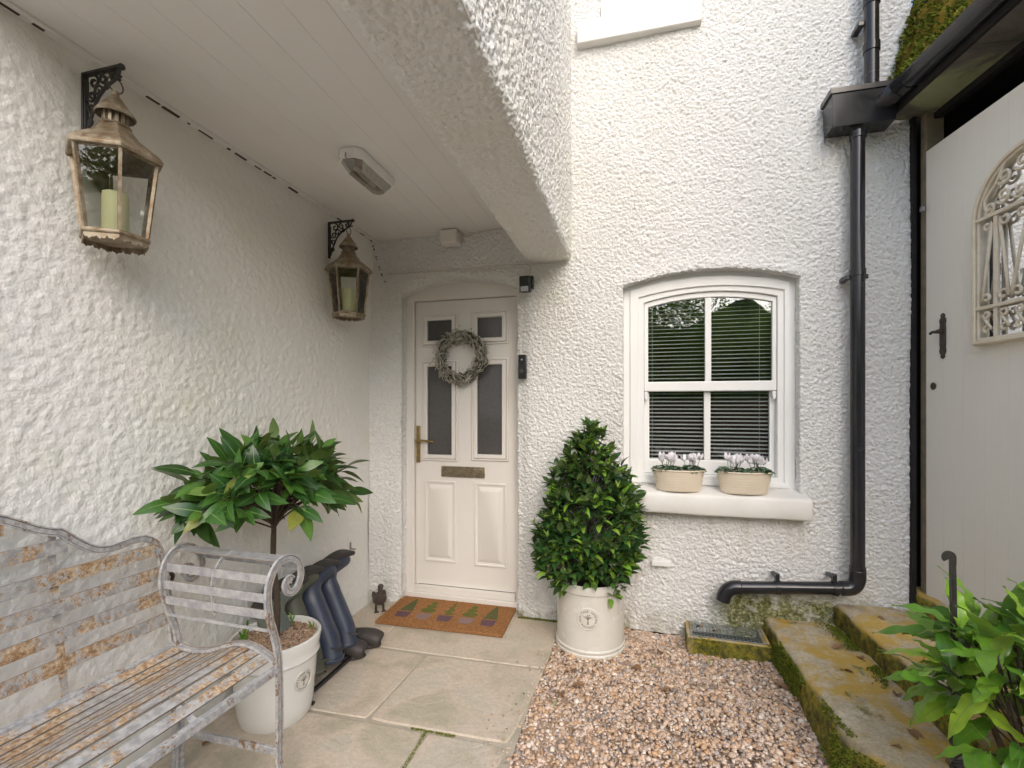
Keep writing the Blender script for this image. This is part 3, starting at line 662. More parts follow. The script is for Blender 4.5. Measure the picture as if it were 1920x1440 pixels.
n_ = 3500; t = rng.uniform(0, 1, n_); P = np.stack([np.interp(2.0+t, [1.7, 2.4, 3.0], [1.15, 1.125, 1.095])-.006-np.abs(rng.normal(0, .03, n_)), 2.0+t, np.full(n_, .165)], 1)
k = np.array([noise.noise(Vector(p)*6) for p in P]) > .08; P = P[k]
m_ = tuft_mesh(P, np.tile((0, 0, 1.), (len(P), 1)), rng.uniform(.005, .011, len(P)), 'crevice_moss', M['moss'], steps); m_.matrix_basis = back; tag(m_, kind='stuff')
# soil bed by the steps
bed = blob_top('planting_bed', lambda y: 1.02+0*y, lambda y: 2.5, -.6, 1.93, .05, .19, M['earth'], None, 50, 30, .03); tag(bed, kind='structure')
# drain
dr = thing('drain_surround', 'mossy concrete drain surround with a wire mesh grate below the downpipe', 'drain', (.52, 2.9, 0), R(-2))
db = MB(); W, Dp, H_ = .215, .10, .085
db.box(-W, W, -Dp-.0, -Dp+.035, -.05, H_).box(-W, -W+.035, -Dp+.035, .12, -.05, H_).box(W-.035, W, -Dp+.035, .12, -.05, H_).box(-W+.035, W-.035, -Dp+.035, .12, -.05, .02)
o = db.build('concrete_kerb', M['concrete'], dr, bev=.008)
gm = MB()
for i in range(22): x = -W+.02+i*.0185; gm.tube([(x, -Dp+.012, H_+.006+.002*math.sin(i)), (x, 0, H_+.004), (x, .09, H_+.008)], .0013, 4)
for j in range(10): yy = -Dp+.014+j*.0185; gm.tube([(-W+.018, yy, H_+.0075), (0, yy, H_+.005), (W-.02, yy, H_+.0075)], .0013, 4)
gm.tube([(-W+.016, -Dp+.010, H_+.006), (W-.018, -Dp+.012, H_+.006)], .003, 6); gm.build('mesh_grate', M['wire'], dr)
MB().box(-W+.036, W-.036, -Dp+.036, .1, .021, .03).build('drain_dark_sheet', M['darkroof'], dr)  # matte black sheet just above the drain floor
n_ = 2600; P = np.stack([rng.uniform(-W, W, n_), rng.choice([-1, 1], n_)*0+rng.uniform(-Dp-.006, -Dp+.02, n_), rng.uniform(0, H_+.004, n_)], 1)
k = np.array([noise.noise(Vector(p)*11) for p in P]) > .12; P = P[k]
m_ = tuft_mesh(P, np.tile((0, -.8, .6), (len(P), 1)), rng.uniform(.005, .011, len(P)), 'kerb_moss', M['moss'], dr); tag(m_, kind='stuff')
# ------------------------------------------------------------ bench
bench = thing('garden_bench', 'rusty grey metal slatted bench with rolled scroll arms under the hanging lantern', 'bench', (-1.655, 1.385, 0), R(-2.0))
LB = 1.15; DB = .475
seatp = spline([(0, .50), (.07, .482), (.17, .490), (.28, .528), (.35, .536), (.41, .520), (.475, .488)], 5)
seatp = [(p.x, p.y) for p in [Vector((a_, b_, 0)) for a_, b_ in [(q_[0], q_[1]) for q_ in seatp]]]
fp = np.array(seatp); seatz = lambda x: float(np.interp(x, fp[:, 0], fp[:, 1]))
lean = lambda z: -.052*min(1.15, max(0, z-.5)/.35)
armp = [(0, 0), (0, .2), (0, .42), (-.010, .55), (-.038, .65), (-.052, .735), (-.040, .80), (-.004, .842), (.045, .846), (.088, .818), (.104, .775), (.092, .735), (.062, .718), (.036, .730), (.028, .757), (.046, .772), (.062, .76)]
def edged(o, idx, m=8):
    me = o.data; me.materials.append(M['edge'])
    for p in me.polygons:
        if idx == 'flat':
            if p.area < me['amax']*.35: p.material_index = 1
        elif p.index % m in idx: p.material_index = 1
    return o
def edge_box(o):
    o.data['amax'] = max(p.area for p in o.data.polygons); return edged(o, 'flat')
CH = [(-.013, -.006), (.013, -.006), (.013, .004), (.009, .004), (.0065, .0), (-.0065, .0), (-.009, .004), (-.013, .004)]
for side_ in (0, 1):
    sy = 1 if side_ == 0 else -1; oy = 0 if side_ == 0 else -LB
    for x in (DB+.004, .03):
        pr = spline([(x, oy+sy*p[0], p[1]) for p in armp], 4)
        if x < .1: pr = [p for p in pr]; pr = [Vector((p.x+(lean(p.z)*.5 if p.z > .5 else 0), p.y, p.z)) for p in pr]
        MB().sweep(pr, CH, (1, 0, 0)).build('arm_frame', M['benchframe'], bench); edged(LASTO[0], (3, 5))
    MB().bar([(.03, oy, .0), (.03, oy, .5)], .024, .012, (0, 1, 0)).build('leg', M['benchframe'], bench, bev=.002)
    MB().bar([(.02, oy, .175), (DB, oy, .19)], .012, .026).build('stretcher', M['benchframe'], bench, bev=.002)
    for (py, pz, vert) in ((-.042, .625, .010), (-.046, .680, .030), (-.0535, .738, .030), (-.042, .797, .030), (.02, .850, -1), (.1, .800, .024)):
        if vert == -1: MB().box(.02, DB, oy+min(sy*-.012, sy*.05), oy+max(sy*-.012, sy*.05), .845, .849).build('arm_slat', M['galv'], bench); edge_box(LASTO[0])
        else: MB().box(.02, DB-.004, oy+sy*py-.002, oy+sy*py+.002, pz-vert/2, pz+vert/2).build('arm_slat', M['galv'], bench); edge_box(LASTO[0])
    pr = spline([(DB/2, oy+sy*(p[0]+.004), p[1]) for p in armp[4:9]], 4); MB().bar(pr, .014, .004, (1, 0, 0)).build('arm_strap', M['benchframe'], bench)
    # seat end rail
    MB().sweep([(x, oy-sy*.004, z+.004) for x, z in seatp], [(a_, b_+.006) for a_, b_ in CH], (0, 0, 1)).build('seat_end_rail', M['benchframe'], bench); edged(LASTO[0], (3, 5))
    MB().box(.0, .02, oy-.012, oy+.012, 0, .5).build('leg', M['benchframe'], bench, bev=.002)
# back outline
bo = [(0, .49), (-.002, .62), (-.006, .74), (-.012, .82), (-.030, .872), (-.062, .898), (-.11, .903), (-.17, .896), (-.22, .905), (-.275, .945), (-.315, .985), (-.335, .992), (-.38, 1.012), (-.45, 1.055), (-.52, 1.085), (-LB/2, 1.095)]
bo = bo+[(-LB-y, z) for y, z in bo[-2::-1]]
pr = [Vector((lean(p.z)+.0, p.y, p.z)) for p in spline([(0, y, z) for y, z in bo], 4)]
MB().sweep(pr, CH, (1, 0, 0)).build('back_frame', M['benchframe'], bench); edged(LASTO[0], (3, 5))
fy = np.array([p.y for p in pr]); fz = np.array([p.z for p in pr])
for z in (.595, .680, .765, .850, .945, 1.035):
    ys = [p.y for p in pr if p.z >= z+.012 and p.y > -LB/2]; y0 = max(ys)-.004
    x = lean(z); MB().box(x-.003, x+.003, -LB-y0, y0, z-.0225, z+.0225).build('back_slat', M['bench'], bench); edge_box(LASTO[0])
for y in (-.335, -LB/2, -LB+.335):
    zt = float(np.interp(-y if y > -LB/2 else LB+y, [0, .2, .335, LB/2], [.9, .9, .985, 1.09]))
    MB().bar([(lean(z)-.011, y, z) for z in (.49, .6, .7, .8, .9, zt)], .020, .004, (1, 0, 0)).build('back_strap', M['bench'], bench)
MB().box(-.006, .02, -LB, 0, .478, .500).build('seat_rear_rail', M['benchframe'], bench, bev=.002)
MB().box(DB-.016, DB+.006, -LB, 0, .462, .488).build('seat_front_rail', M['benchframe'], bench, bev=.002)
nsl = 10
for i in range(nsl):
    x = .035+(DB-.082)*i/(nsl-1); z = seatz(x); dz = (seatz(x+.012)-seatz(x-.012))/.024; ang = -math.atan(dz)
    MB().box(-.0165, .0165, -LB+.01, -.008, -.003, .003, Matrix.Translation((x, 0, z-.004)) @ Matrix.Rotation(ang, 4, 'Y')).build('seat_slat', M['bench'], bench); edge_box(LASTO[0])
for y in (-.3, -.58, -.86):
    MB().bar([(x, y, z-.012) for x, z in seatp], .018, .004).build('seat_support', M['benchframe'], bench)

# ------------------------------------------------------------ leaves
def leaf_mesh(name, L, Wd, fold=.25, droop=.25, wave=0.0, nl=8, m=None, tip=1.0, seed=0, stalk=.08, rib=False):
    V = []; F = []; r = random.Random(seed); ph = r.uniform(0, 6)
    for i in range(nl+1):
        t = i/nl; wd = Wd*.5*(math.sin(math.pi*min(1, t**.85*1.0))**.8)*(1-.25*t*tip) if 0 < t < 1 else .0006
        y = L*t+L*stalk; z = -droop*L*t*t+.04*L*math.sin(t*3)
        for s_ in (-1, -.5, 0, .5, 1):
            e_ = abs(s_); zz = z+fold*wd*e_*1.0-.15*wd*e_*e_+wave*Wd*math.sin(t*17+ph+s_*2)*e_*e_
            V.append((s_*wd*(1+wave*.5*math.sin(t*19+ph)), y, zz))
    for i in range(nl):
        for k in range(4): F.append((i*5+k, i*5+k+1, (i+1)*5+k+1, (i+1)*5+k))
    if rib:
        rb_ = len(V); V += [(sgn*Wd*.028*(1-.8*i/nl), V[i*5+2][1], V[i*5+2][2]+Wd*.018) for i in range(nl+1) for sgn in (-1, 1)]
        F += [(rb_+2*i, rb_+2*i+1, rb_+2*i+3, rb_+2*i+2) for i in range(nl)]
    b = len(V); V += [(-.0012, -.0, 0), (.0012, 0, 0), (.0012, L*stalk+.002, 0), (-.0012, L*stalk+.002, 0)]; F.append((b, b+1, b+2, b+3))
    me = npmesh(name, V, F, m, True)
    if rib:
        me.materials.append(M['rib'])
        for i in range(nl*4, nl*5): me.polygons[i].material_index = 1
    return me
def frame(pos, d, up=(0, 0, 1), roll=0., s=1.):
    d = Vector(d).normalized(); up = Vector(up); x = d.cross(up)
    if x.length < 1e-3: x = d.orthogonal()
    x.normalize(); z = x.cross(d).normalized(); m_ = Matrix((x, d, z)).transposed().to_4x4()
    return Matrix.Translation(pos) @ m_ @ Matrix.Rotation(roll, 4, 'Y') @ Matrix.Scale(s, 4)
def join_leaves(name, items, m, parent, bases):
    Vs = []; Fs = []; n0 = 0; cache = {}
    for me, mt in items:
        if me.name not in cache:
            v = np.empty(len(me.vertices)*3); me.vertices.foreach_get('co', v); cache[me.name] = (v.reshape(-1, 3), np.array([tuple(p.vertices) for p in me.polygons]))
        v, f = cache[me.name]; A_ = np.array(mt); Vs.append(v@A_[:3, :3].T+A_[:3, 3]); Fs.append(f+n0); n0 += len(v)
    o = link(name, npmesh(name, np.concatenate(Vs), np.concatenate(Fs), m, True), parent); o['kind'] = 'stuff'; return o
def pot_emblem(parent, z, r, phi, s, ink, lines=('HERITAGE GARDEN', 'POTTERY'), taper=0):
    # raised plaque with a tree and lettering, wrapped on the pot
    def wrap(a_, b_, out): t = phi+a_/r; rr = r+out+taper*b_; return (rr*math.cos(t), rr*math.sin(t), z+b_)
    mb = MB(); seg = 40
    for (ra, o_) in ((s, -.002), (s*.985, .0035), (s*.93, .0045), (s*.90, .002)):
        for k in range(seg): t = 2*math.pi*k/seg; mb.v.append(wrap(ra*math.cos(t), ra*math.sin(t), o_))
    for i in range(3):
        for k in range(seg): l = (k+1) % seg; mb.f.append((i*seg+k, i*seg+l, (i+1)*seg+l, (i+1)*seg+k))
    for q_ in (.6, .3, .02):
        for k in range(seg): t = 2*math.pi*k/seg; mb.v.append(wrap(s*q_*math.cos(t), s*q_*math.sin(t), .002))
    for i in range(3, 6):
        for k in range(seg): l = (k+1) % seg; mb.f.append((i*seg+k, i*seg+l, (i+1)*seg+l, (i+1)*seg+k))
    mb.build('plaque', M['glaze2'], parent, smooth=True)
    tb = MB(); rr_ = random.Random(3)
    def stroke(p0, p1, w_):
        d = Vector((p1[0]-p0[0], p1[1]-p0[1])); n = Vector((-d.y, d.x)).normalized()*w_/2; q_ = [(p0[0]-n.x, p0[1]-n.y), (p0[0]+n.x, p0[1]+n.y), (p1[0]+n.x*.5, p1[1]+n.y*.5), (p1[0]-n.x*.5, p1[1]-n.y*.5)]
        tb.add([wrap(a_, b_, .0032) for a_, b_ in q_], [(0, 1, 2, 3)])
    stroke((0, -s*.42), (0, s*.05), s*.10); stroke((-s*.12, -s*.42), (s*.12, -s*.42), s*.05)
    for ang in (-62, -38, -14, 12, 36, 60):
        a_ = R(ang); p1 = (s*.30*math.sin(a_), s*.02+s*.28*math.cos(a_)); stroke((0, -s*.02), p1, s*.05)
        for k in range(4):
            c = (p1[0]+rr_.uniform(-.12, .12)*s, p1[1]+rr_.uniform(-.08, .12)*s); stroke((c[0]-s*.035, c[1]), (c[0]+s*.035, c[1]+s*.02), s*.05)
    dg = bpy.context.evaluated_depsgraph_get()
    def ring_text(txt, a0, a1, rad, flip):
        for i, ch in enumerate(txt):
            if ch == ' ': continue
            cu = bpy.data.curves.new('t', 'FONT'); cu.body = ch; cu.size = s*.30; cu.align_x = 'CENTER'; to = bpy.data.objects.new('t', cu)
            me = to.to_mesh(); a_ = a0+(a1-a0)*i/(len(txt)-1)
            rot = (a_-math.pi/2) if not flip else (a_+math.pi/2)
            c, s_ = math.cos(rot), math.sin(rot); vs = []
            for v in me.vertices:
                x, y = v.co.x, v.co.y-(0 if not flip else s*.0); vs.append(wrap(rad*math.cos(a_)+c*x-s_*y, rad*math.sin(a_)+s_*x+c*y, .0032))
            tb.add(vs, [tuple(p.vertices) for p in me.polygons]); to.to_mesh_clear(); bpy.data.objects.remove(to); bpy.data.curves.remove(cu)
    ring_text(lines[0], R(200), R(-20), s*.62, False); ring_text(lines[1], R(225), R(315), s*.86, True)
    tb.build('emblem_lettering', ink, parent)

# left pot with the standard laurel
pot = thing('plant_pot', 'white glazed pot with stamped round emblem topped with gravel beside the bench arm', 'plant pot', (-1.555, 1.785, 0))
MB().lathe([(.001, 0), (.142, 0), (.150, .012), (.158, .06), (.168, .18), (.175, .262), (.182, .268), (.185, .275), (.181, .283), (.185, .31), (.191, .340), (.190, .353), (.183, .359), (.174, .355), (.170, .33), (.166, .28)], 64).build('pot_body', M['glaze'], pot, smooth=True)
pot_emblem(pot, .185, .1685, R(-9), .047, M['ink'], taper=.08)
MB().lathe([(.001, .325), (.17, .321)], 32).build('soil', M['soil'], pot)
n_ = 2600; t = rng.uniform(0, 6.283, n_); r_ = .168*np.sqrt(rng.uniform(0, 1, n_)); P = np.stack([r_*np.cos(t), r_*np.sin(t), .328+rng.uniform(0, .006, n_)], 1)
q = NM('pot_pebble'); M['pebdark'] = q.set(q.ramp(q.island(), [(0, (.30, .20, .13)), (.3, (.44, .29, .18)), (.55, (.22, .13, .08)), (.75, (.50, .38, .27)), (1, (.12, .08, .055))]), .6)
g_ = pebbles('gravel_topping', P, rng.uniform(.0045, .0085, n_), M['pebdark'], pot); tag(g_, kind='stuff')
tree = thing('laurel_standard', 'lollipop shaped laurel with wide drooping glossy leaves growing in the pot by the bench', 'plant', (-1.555, 1.785, .35))
tp = spline([(0, 0, -.05), (.004, .004, .15), (-.006, -.008, .33), (.008, -.02, .50), (.02, -.03, .62)], 5)
MB().tube(tp, .0125, 10, scales=[1.25-.45*i/(len(tp)-1)+.05*math.sin(i*2.1) for i in range(len(tp))]).build('trunk', M['bark'], tree, smooth='all')
lm = [leaf_mesh('leaf', .118, .058, .14, d_, .0, 8, M['bay'], seed=i, rib=True) for i, d_ in enumerate((.12, .28, .4, .2))]
rs = random.Random(21); tips = []; bm_ = MB()
def wallx(x): return x
for k in range(400):
    # shoot tips spread through a flattened dome, stretched along the wall
    th = rs.uniform(0, 2*math.pi); e_ = rs.uniform(0, 1)**.8; el = R(-10+84*e_)
    rad = rs.uniform(.68, 1.0)
    p = Vector((.27*math.cos(th)*math.cos(el)*rad+.03, .43*math.sin(th)*math.cos(el)*rad-.04, .635+.25*math.sin(el)*rad))
    p.z -= .05*max(0, abs(p.y+.05)/.44)**2-.0
    if noise.noise(Vector((p.x*6+3, p.y*6, p.z*6))) > .22: continue
    if p.x < -.17: p.x = -.17+rs.uniform(0, .08)
    if any((p-q_).length < .050 for q_, _ in tips): continue
    tips.append((p, Vector((math.cos(th)*math.cos(el), math.sin(th)*math.cos(el), max(-.15, math.sin(el))))))
leaves = []
for p, d in tips:
    base = Vector((.015, -.028, rs.uniform(.48, .60))); mid = base.lerp(p, .55)+Vector((0, 0, .03)); bm_.tube(spline([base, mid, p], 3), .0032, 5, scales=[1.3, 1.2, 1.1, 1, .9, .8, .7])
    n = rs.randint(4, 7); a0 = rs.uniform(0, 6.28); ax = (d+Vector((0, 0, .9))).normalized(); u_ = ax.orthogonal().normalized(); v_ = ax.cross(u_)
    for i in range(n):
        a_ = a0+i*2.4; sp = rs.uniform(.8, 1.35) if i > 0 else .3
        dd = (ax*math.cos(sp)+(u_*math.cos(a_)+v_*math.sin(a_))*math.sin(sp)+d*.75+Vector((0, 0, -.45-.5*(1-max(0, d.z))))).normalized()
        q_ = p-d*.012*i
        s_ = rs.uniform(.55, 1.18)
        end = q_+dd*.16*s_
        if -1.555+end.x < XL+.03: dd.x = abs(dd.x)*.3; dd.normalize(); q_.x += .02
        leaves.append((rs.choice(lm), frame(q_, dd, Vector((0, 0, 1))+Vector((d.x, d.y, 0))*.9, rs.uniform(-.9, .9), s_)))
bm_.build('branches', M['bark'], tree)
rs.shuffle(leaves)
leaves.sort(key=lambda t_: -(t_[1].translation.x*.75-t_[1].translation.y*.35+t_[1].translation.z*.5))
for me, mt in leaves[:290]: link('leaf', me, tree, mt)
if leaves[290:]: join_leaves('inner_leaves', leaves[290:], M['bay'], tree, lm)
lv = leaf_mesh('seedling_leaf', .035, .013, .2, .1, 0, 4, M['wave'])
for i, (x, y, k) in enumerate(((-.115, -.05, 9), (-.02, .13, 5), (-.08, -.1, 6), (.10, .11, 3))):
    it = []; sd_ = thing('seedling', ['tall green seedling at the wall side of the gravel topped pot', 'small seedling sprouting near the far rim of the gravel topped pot', 'bushy weed seedling in the gravel behind the bench arm', 'tiny seedling at the right rim of the gravel topped pot'][i], 'seedling', (-1.555+x, 1.785+y, .33))
    for j in range(k): it.append((lv, frame((0, 0, .008*j), (math.cos(j*2.4)*.5, math.sin(j*2.4)*.5, 1.2), (1, 0, .2), 0, rs.uniform(.8, 1.3))))
    o = join_leaves('seedling_foliage', it, M['wave'], sd_, 0)

# cone shrub in its pot
pot2 = thing('plant_pot', 'straight sided cream glazed pot with round tree emblem standing on the gravel by the door', 'plant pot', (-.238, 2.782, -.006))
MB().lathe([(.001, 0), (.193, 0), (.199, .006), (.200, .018), (.194, .024), (.199, .030), (.199, .040), (.193, .047), (.1925, .12), (.1925, .335), (.194, .345), (.206, .352), (.209, .375), (.206, .395), (.199, .40), (.188, .396), (.184, .37), (.182, .33)], 72).build('pot_body', M['glaze2'], pot2, smooth=True)
pot_emblem(pot2, .222, .1935, R(-88.5), .061, M['ink'])
MB().lathe([(.001, .375), (.12, .37), (.185, .355)], 32).build('soil', M['soil'], pot2)
shrub = thing('cone_shrub', 'dense cone shaped evergreen shrub with lime new tips in the cream pot beside the window', 'shrub', (-.238, 2.782, .365))
MB().tube(spline([(0, 0, -.03), (.01, 0, .15), (-.01, 0, .4), (0, 0, .7)], 4), .022, 8, scales=[1.3-.08*i for i in range(13)]).build('trunk', M['bark'], shrub, smooth='all')
sm_ = [leaf_mesh('leaf', .062, .036, .25, d_, .0, 5, M['shrub'], seed=i) for i, d_ in enumerate((.1, .3, .5))]
rs = random.Random(5); leaves = []; bm_ = MB()
def cone_r(z):    # radius of the crown by height above the rim
    return float(np.interp(z, [-.06, .0, .08, .2, .34, .52, .66, .78, .88, .94], [.13, .205, .265, .30, .295, .24, .175, .11, .055, .0]))
k = 0
while k < 430:
    z = rs.uniform(-.05, .91); rr_ = cone_r(z)
    if rs.random() > rr_/.31+.06: continue
    th = rs.uniform(0, 2*math.pi); bump_ = 1+.26*noise.noise(Vector((math.cos(th)*1.6, math.sin(th)*1.6, z*4)))
    q_ = rs.choice((1, 1, .88, .7)); x, y = rr_*q_*bump_*math.cos(th), rr_*q_*bump_*math.sin(th)
    if y > .17 or (z < .05 and y < .03 and abs(x) < .13): continue
    k += 1; p = Vector((x, y, z)); d = Vector((math.cos(th), math.sin(th), .35+.5*z)).normalized()
    st = Vector((x*.25, y*.25, max(0, z-.1-rs.random()*.1)))
    bm_.tube([st, st.lerp(p, .6)+Vector((0, 0, .01)), p], .002, 4)
    ax = (d+Vector((0, 0, .5))).normalized(); u_ = ax.orthogonal().normalized(); v_ = ax.cross(u_); a0 = rs.uniform(0, 6.28)
    for i in range(rs.randint(5, 8)):
        a_ = a0+i*2.4; spd = .45+i*.17; dd = ax*math.cos(spd)+(u_*math.cos(a_)+v_*math.sin(a_))*math.sin(spd)+Vector((0, 0, .12))
        leaves.append((rs.choice(sm_), frame(p-ax*.009*i, dd, (0, 0, 1), rs.uniform(-.5, .5), rs.uniform(.75, 1.2))))
bm_.build('branches', M['bark'], shrub)
leaves.sort(key=lambda t_: t_[1].translation.y+rs.uniform(0, .05))
for me, mt in leaves[:290]: link('leaf', me, shrub, mt)
join_leaves('foliage', leaves[290:], M['shrub'], shrub, 0)
M['lime'] = leafm('new_shoot', [(0, (.16, .34, .04)), (.6, (.28, .48, .05)), (1, (.42, .60, .09))], .35, .4)
tm = leaf_mesh('shoot_leaf', .040, .014, .3, .15, .0, 4, M['lime'])
for k in range(46):
    z = rs.uniform(.12, .86)**.85; th = rs.uniform(-3.1, .1) if k % 4 else rs.uniform(0, 6.28); rr_ = cone_r(z)*rs.uniform(.95, 1.12); p = Vector((rr_*math.cos(th), min(.16, rr_*math.sin(th)), z)); its = []
    ax = Vector((math.cos(th)*.5, math.sin(th)*.5, 1)).normalized(); u_ = ax.orthogonal().normalized(); v_ = ax.cross(u_)
    for i in range(rs.randint(4, 7)):
        a_ = i*2.4+k; dd = ax+(u_*math.cos(a_)+v_*math.sin(a_))*.75; its.append((tm, frame(p, dd, (0, 0, 1), 0, rs.uniform(.7, 1.15))))
    o = join_leaves('new_shoot', its, M['lime'], shrub, 0); del o['kind']

# wavy leaved laurel at the right with the twisted iron stake
lau = thing('young_laurel', 'bright green young laurel with wavy edged leaves growing beside the steps around the iron post', 'shrub', (1.13, 1.68, .215))
wm = [leaf_mesh('leaf', .15, .058, .15, d_, .09, 12, M['wave'], seed=i, tip=.6, rib=True) for i, d_ in enumerate((.15, .4, .65, .3))]
rs = random.Random(13); leaves = []; bm_ = MB(); tips = []
for p0, p1 in (((0, 0, -.05), (.02, .02, .40)), ((.03, -.02, -.05), (.10, -.12, .34)), ((-.02, .02, -.05), (-.10, .10, .30)), ((.02, .03, -.05), (.16, .14, .42)), ((0, -.03, -.05), (-.06, -.08, .28))):
    bm_.tube(spline([p0, Vector(p0).lerp(Vector(p1), .5)+Vector((.02, .01, .0)), p1], 4), .009, 7, scales=[1.3-.08*i for i in range(9)])
k = 0
while len(tips) < 52 and k < 4000:
    k += 1; th = rs.uniform(0, 2*math.pi); el = R(rs.uniform(-28, 85)); rad = rs.uniform(.55, 1)
    p = Vector((.30*math.cos(th)*math.cos(el)*rad+.04, .26*math.sin(th)*math.cos(el)*rad, .31+.26*math.sin(el)*rad))
    if any((p-t_[0]).length < .068 for t_ in tips): continue
    tips.append((p, Vector((math.cos(th)*math.cos(el), math.sin(th)*math.cos(el), math.sin(el)))))
for p, d in tips:
    st = Vector((p.x*.25, p.y*.25, .12+rs.random()*.12)); bm_.tube(spline([st, st.lerp(p, .5), p], 3), .003, 5)
    ax = (d+Vector((0, 0, .6))).normalized(); u_ = ax.orthogonal().normalized(); v_ = ax.cross(u_); a0 = rs.uniform(0, 6.28)
    for i in range(rs.randint(4, 6)):
        a_ = a0+i*2.4; spd = .5+i*.22; dd = ax*math.cos(spd)+(u_*math.cos(a_)+v_*math.sin(a_))*math.sin(spd)+d*.3+Vector((0, 0, -.15))
        leaves.append((rs.choice(wm), frame(p-ax*.012*i, dd, (0, 0, 1), rs.uniform(-.5, .5), rs.uniform(.7, 1.1))))
bm_.build('branches', M['bark'], lau)
for me, mt in leaves[:300]: link('leaf', me, lau, mt)
st = thing('twisted_iron_post', 'black twisted iron post with scrolled top rising through the young laurel', 'post', (.985, 1.765, .15))
mb = MB(); n = 60; pr = []; 
for i in range(n+1):
    z = .735*i/n; tw = 0 if z > .42 else (z-.42)*38; c_, s_ = math.cos(tw), math.sin(tw)
    hw_ = .0125-.0060*min(1, max(0, (z-.38)/.06))
    for (a_, b_) in ((-hw_, -hw_), (hw_, -hw_), (hw_, hw_), (-hw_, hw_)): mb.v.append((a_*c_-b_*s_-.012*z, a_*s_+b_*c_+.01*z, z))
for i in range(n):
    for k in range(4): l = (k+1) % 4; mb.f.append((i*4+k, i*4+l, (i+1)*4+l, (i+1)*4+k))
mb.build('shaft', M['blackmetal'], st)
pr = [(-.0085+x_, .007, .735+z_) for x_, z_ in [(0, -.002), (0, .02)]+[(-.010+.010*math.cos(t), .02+.012*math.sin(t)) for t in np.linspace(.2, 3.9, 12)]]
MB().bar(pr, .017, .007, (0, 1, 0)).build('scroll_top', M['blackmetal'], st, bev=.003)

# ------------------------------------------------------------ boots, rack, clogs, duck
rack = thing('boot_rack', 'black metal boot rack on the paving behind the laurel pot', 'boot rack', (-1.62, 2.1, 0))
for x in (-.12, .14): MB().bar([(x, -.27, .018), (x, .24, .018)], .018, .012).build('base_rail', M['blackmetal'], rack)
MB().bar([(-.10, -.22, .36), (-.10, .1, .36)], .004, .022).build('top_rail', M['blackmetal'], rack)
for y in (-.23, .2): MB().bar([(-.12, y, .012), (.20, y, .012)], .016, .010).build('cross_foot', M['blackmetal'], rack)
for y in (-.15, -.01, .11, .22): MB().tube([(.10, y, .02), (.02, y, .17), (-.09, y, .38)], .005, 6).build('boot_peg', M['blackmetal'], rack)
def boot(label, y, mat_, x0=0., z_off=0., group=None, wid=.058):
    b = thing('wellington_boot', label, 'boot', (-1.60+x0, y, z_off), 0, group)
    # upside down: opening near the ground leaning out, foot at the top against the wall pointing along it
    path = spline([(.075, -.01, .06), (.045, 0, .15), (.0, 0, .25), (-.038, .0, .335), (-.058, .01, .395), (-.06, .05, .438), (-.05, .115, .460), (-.045, .17, .465)], 5)
    sc = np.interp(np.linspace(0, 1, len(path)), [0, .15, .45, .62, .72, .82, .93, 1.0], [1.0, 1.0, .94, .76, .62, .66, .66, .5])
    MB().sweep(path, [(wid*math.cos(2*math.pi*k/18)*1.0, wid*1.18*math.sin(2*math.pi*k/18)) for k in range(18)], (1, 0, .3), scales=list(sc)).build('shaft', mat_, b, smooth='all')
    mb = MB(); q_ = spline([(-.085, -.055, .425), (-.088, .0, .462), (-.078, .08, .490), (-.06, .15, .500), (-.045, .215, .492)], 4)
    mb.sweep(q_, [(-.046, -.012), (.046, -.012), (.050, 0), (.046, .014), (-.046, .014), (-.050, 0)], (0, 0, 1), scales=list(np.interp(np.linspace(0, 1, len(q_)), [0, .2, .5, .85, 1], [.7, .85, .85, 1.05, .85]))); mb.build('sole', M['sole'], b, smooth=True, bev=.005)
    MB().lathe([(wid*1.02, -.0), (wid*1.07, .004), (wid*1.07, .018), (wid*1.02, .022)], 24, (.073, -.012, .07), 1.15, 1.0).build('cuff_band', mat_, b, smooth=True)
    sb_ = MB().bar([(.12, -.055, .15), (.145, -.02, .13), (.15, .02, .12)], .016, .004, (0, .3, 1)); sb_.build('buckle_strap', M['sole'] if mat_ == M['navy'] else mat_, b)
    return b
boot('olive green wellington upside down, nearest the laurel pot', 1.88, M['greyboot'], -.01, wid=.066)
boot('grey green wellington upside down between the olive and navy boots', 2.02, M['oliveboot'], -.015, wid=.058)
boot('wide navy wellington with a side strap, upside down next to the green boots', 2.14, M['navy'], .0, wid=.066)
boot('navy wellington upside down, furthest right of the four boots', 2.285, M['navy'], .0, .01, wid=.058)
def clog(label, x, y, rz):
    c_ = thing('garden_clog', label, 'shoe', (x, y, 0), rz); c_.scale = (1.14, 1.14, 1.14)
    mb = MB(); q_ = [(-.10, 0, .036), (-.06, 0, .044), (0, 0, .050), (.05, 0, .050), (.09, 0, .042), (.118, 0, .032), (.128, 0, .026)]
    mb.sweep(spline(q_, 3), [(.047*math.cos(t), .042*math.sin(t)) for t in np.linspace(0, 2*math.pi, 17)[:-1]], (0, 0, 1), scales=list(np.interp(np.linspace(0, 1, 19), [0, .3, .7, .88, .96, 1], [.72, .85, 1, .9, .62, .25]))); mb.build('upper', M['sole'], c_, smooth='all')
    MB().prism([(.13*math.cos(t) if math.cos(t) > 0 else .105*math.cos(t), (.050 if math.cos(t) > 0 else .038)*math.sin(t)) for t in np.linspace(0, 2*math.pi, 25)[:-1]], 0, .020).build('outsole', M['sole'], c_, bev=.005)
clog('dark brown clog poking out below the wide navy boot', -1.57, 2.27, R(12)); clog('dark brown clog below the furthest navy boot', -1.545, 2.40, R(14))
dk = thing('duck_ornament', 'small dark bronze duck ornament standing in the corner beside the doormat', 'ornament', (-1.655, 2.855, 0), R(-52))
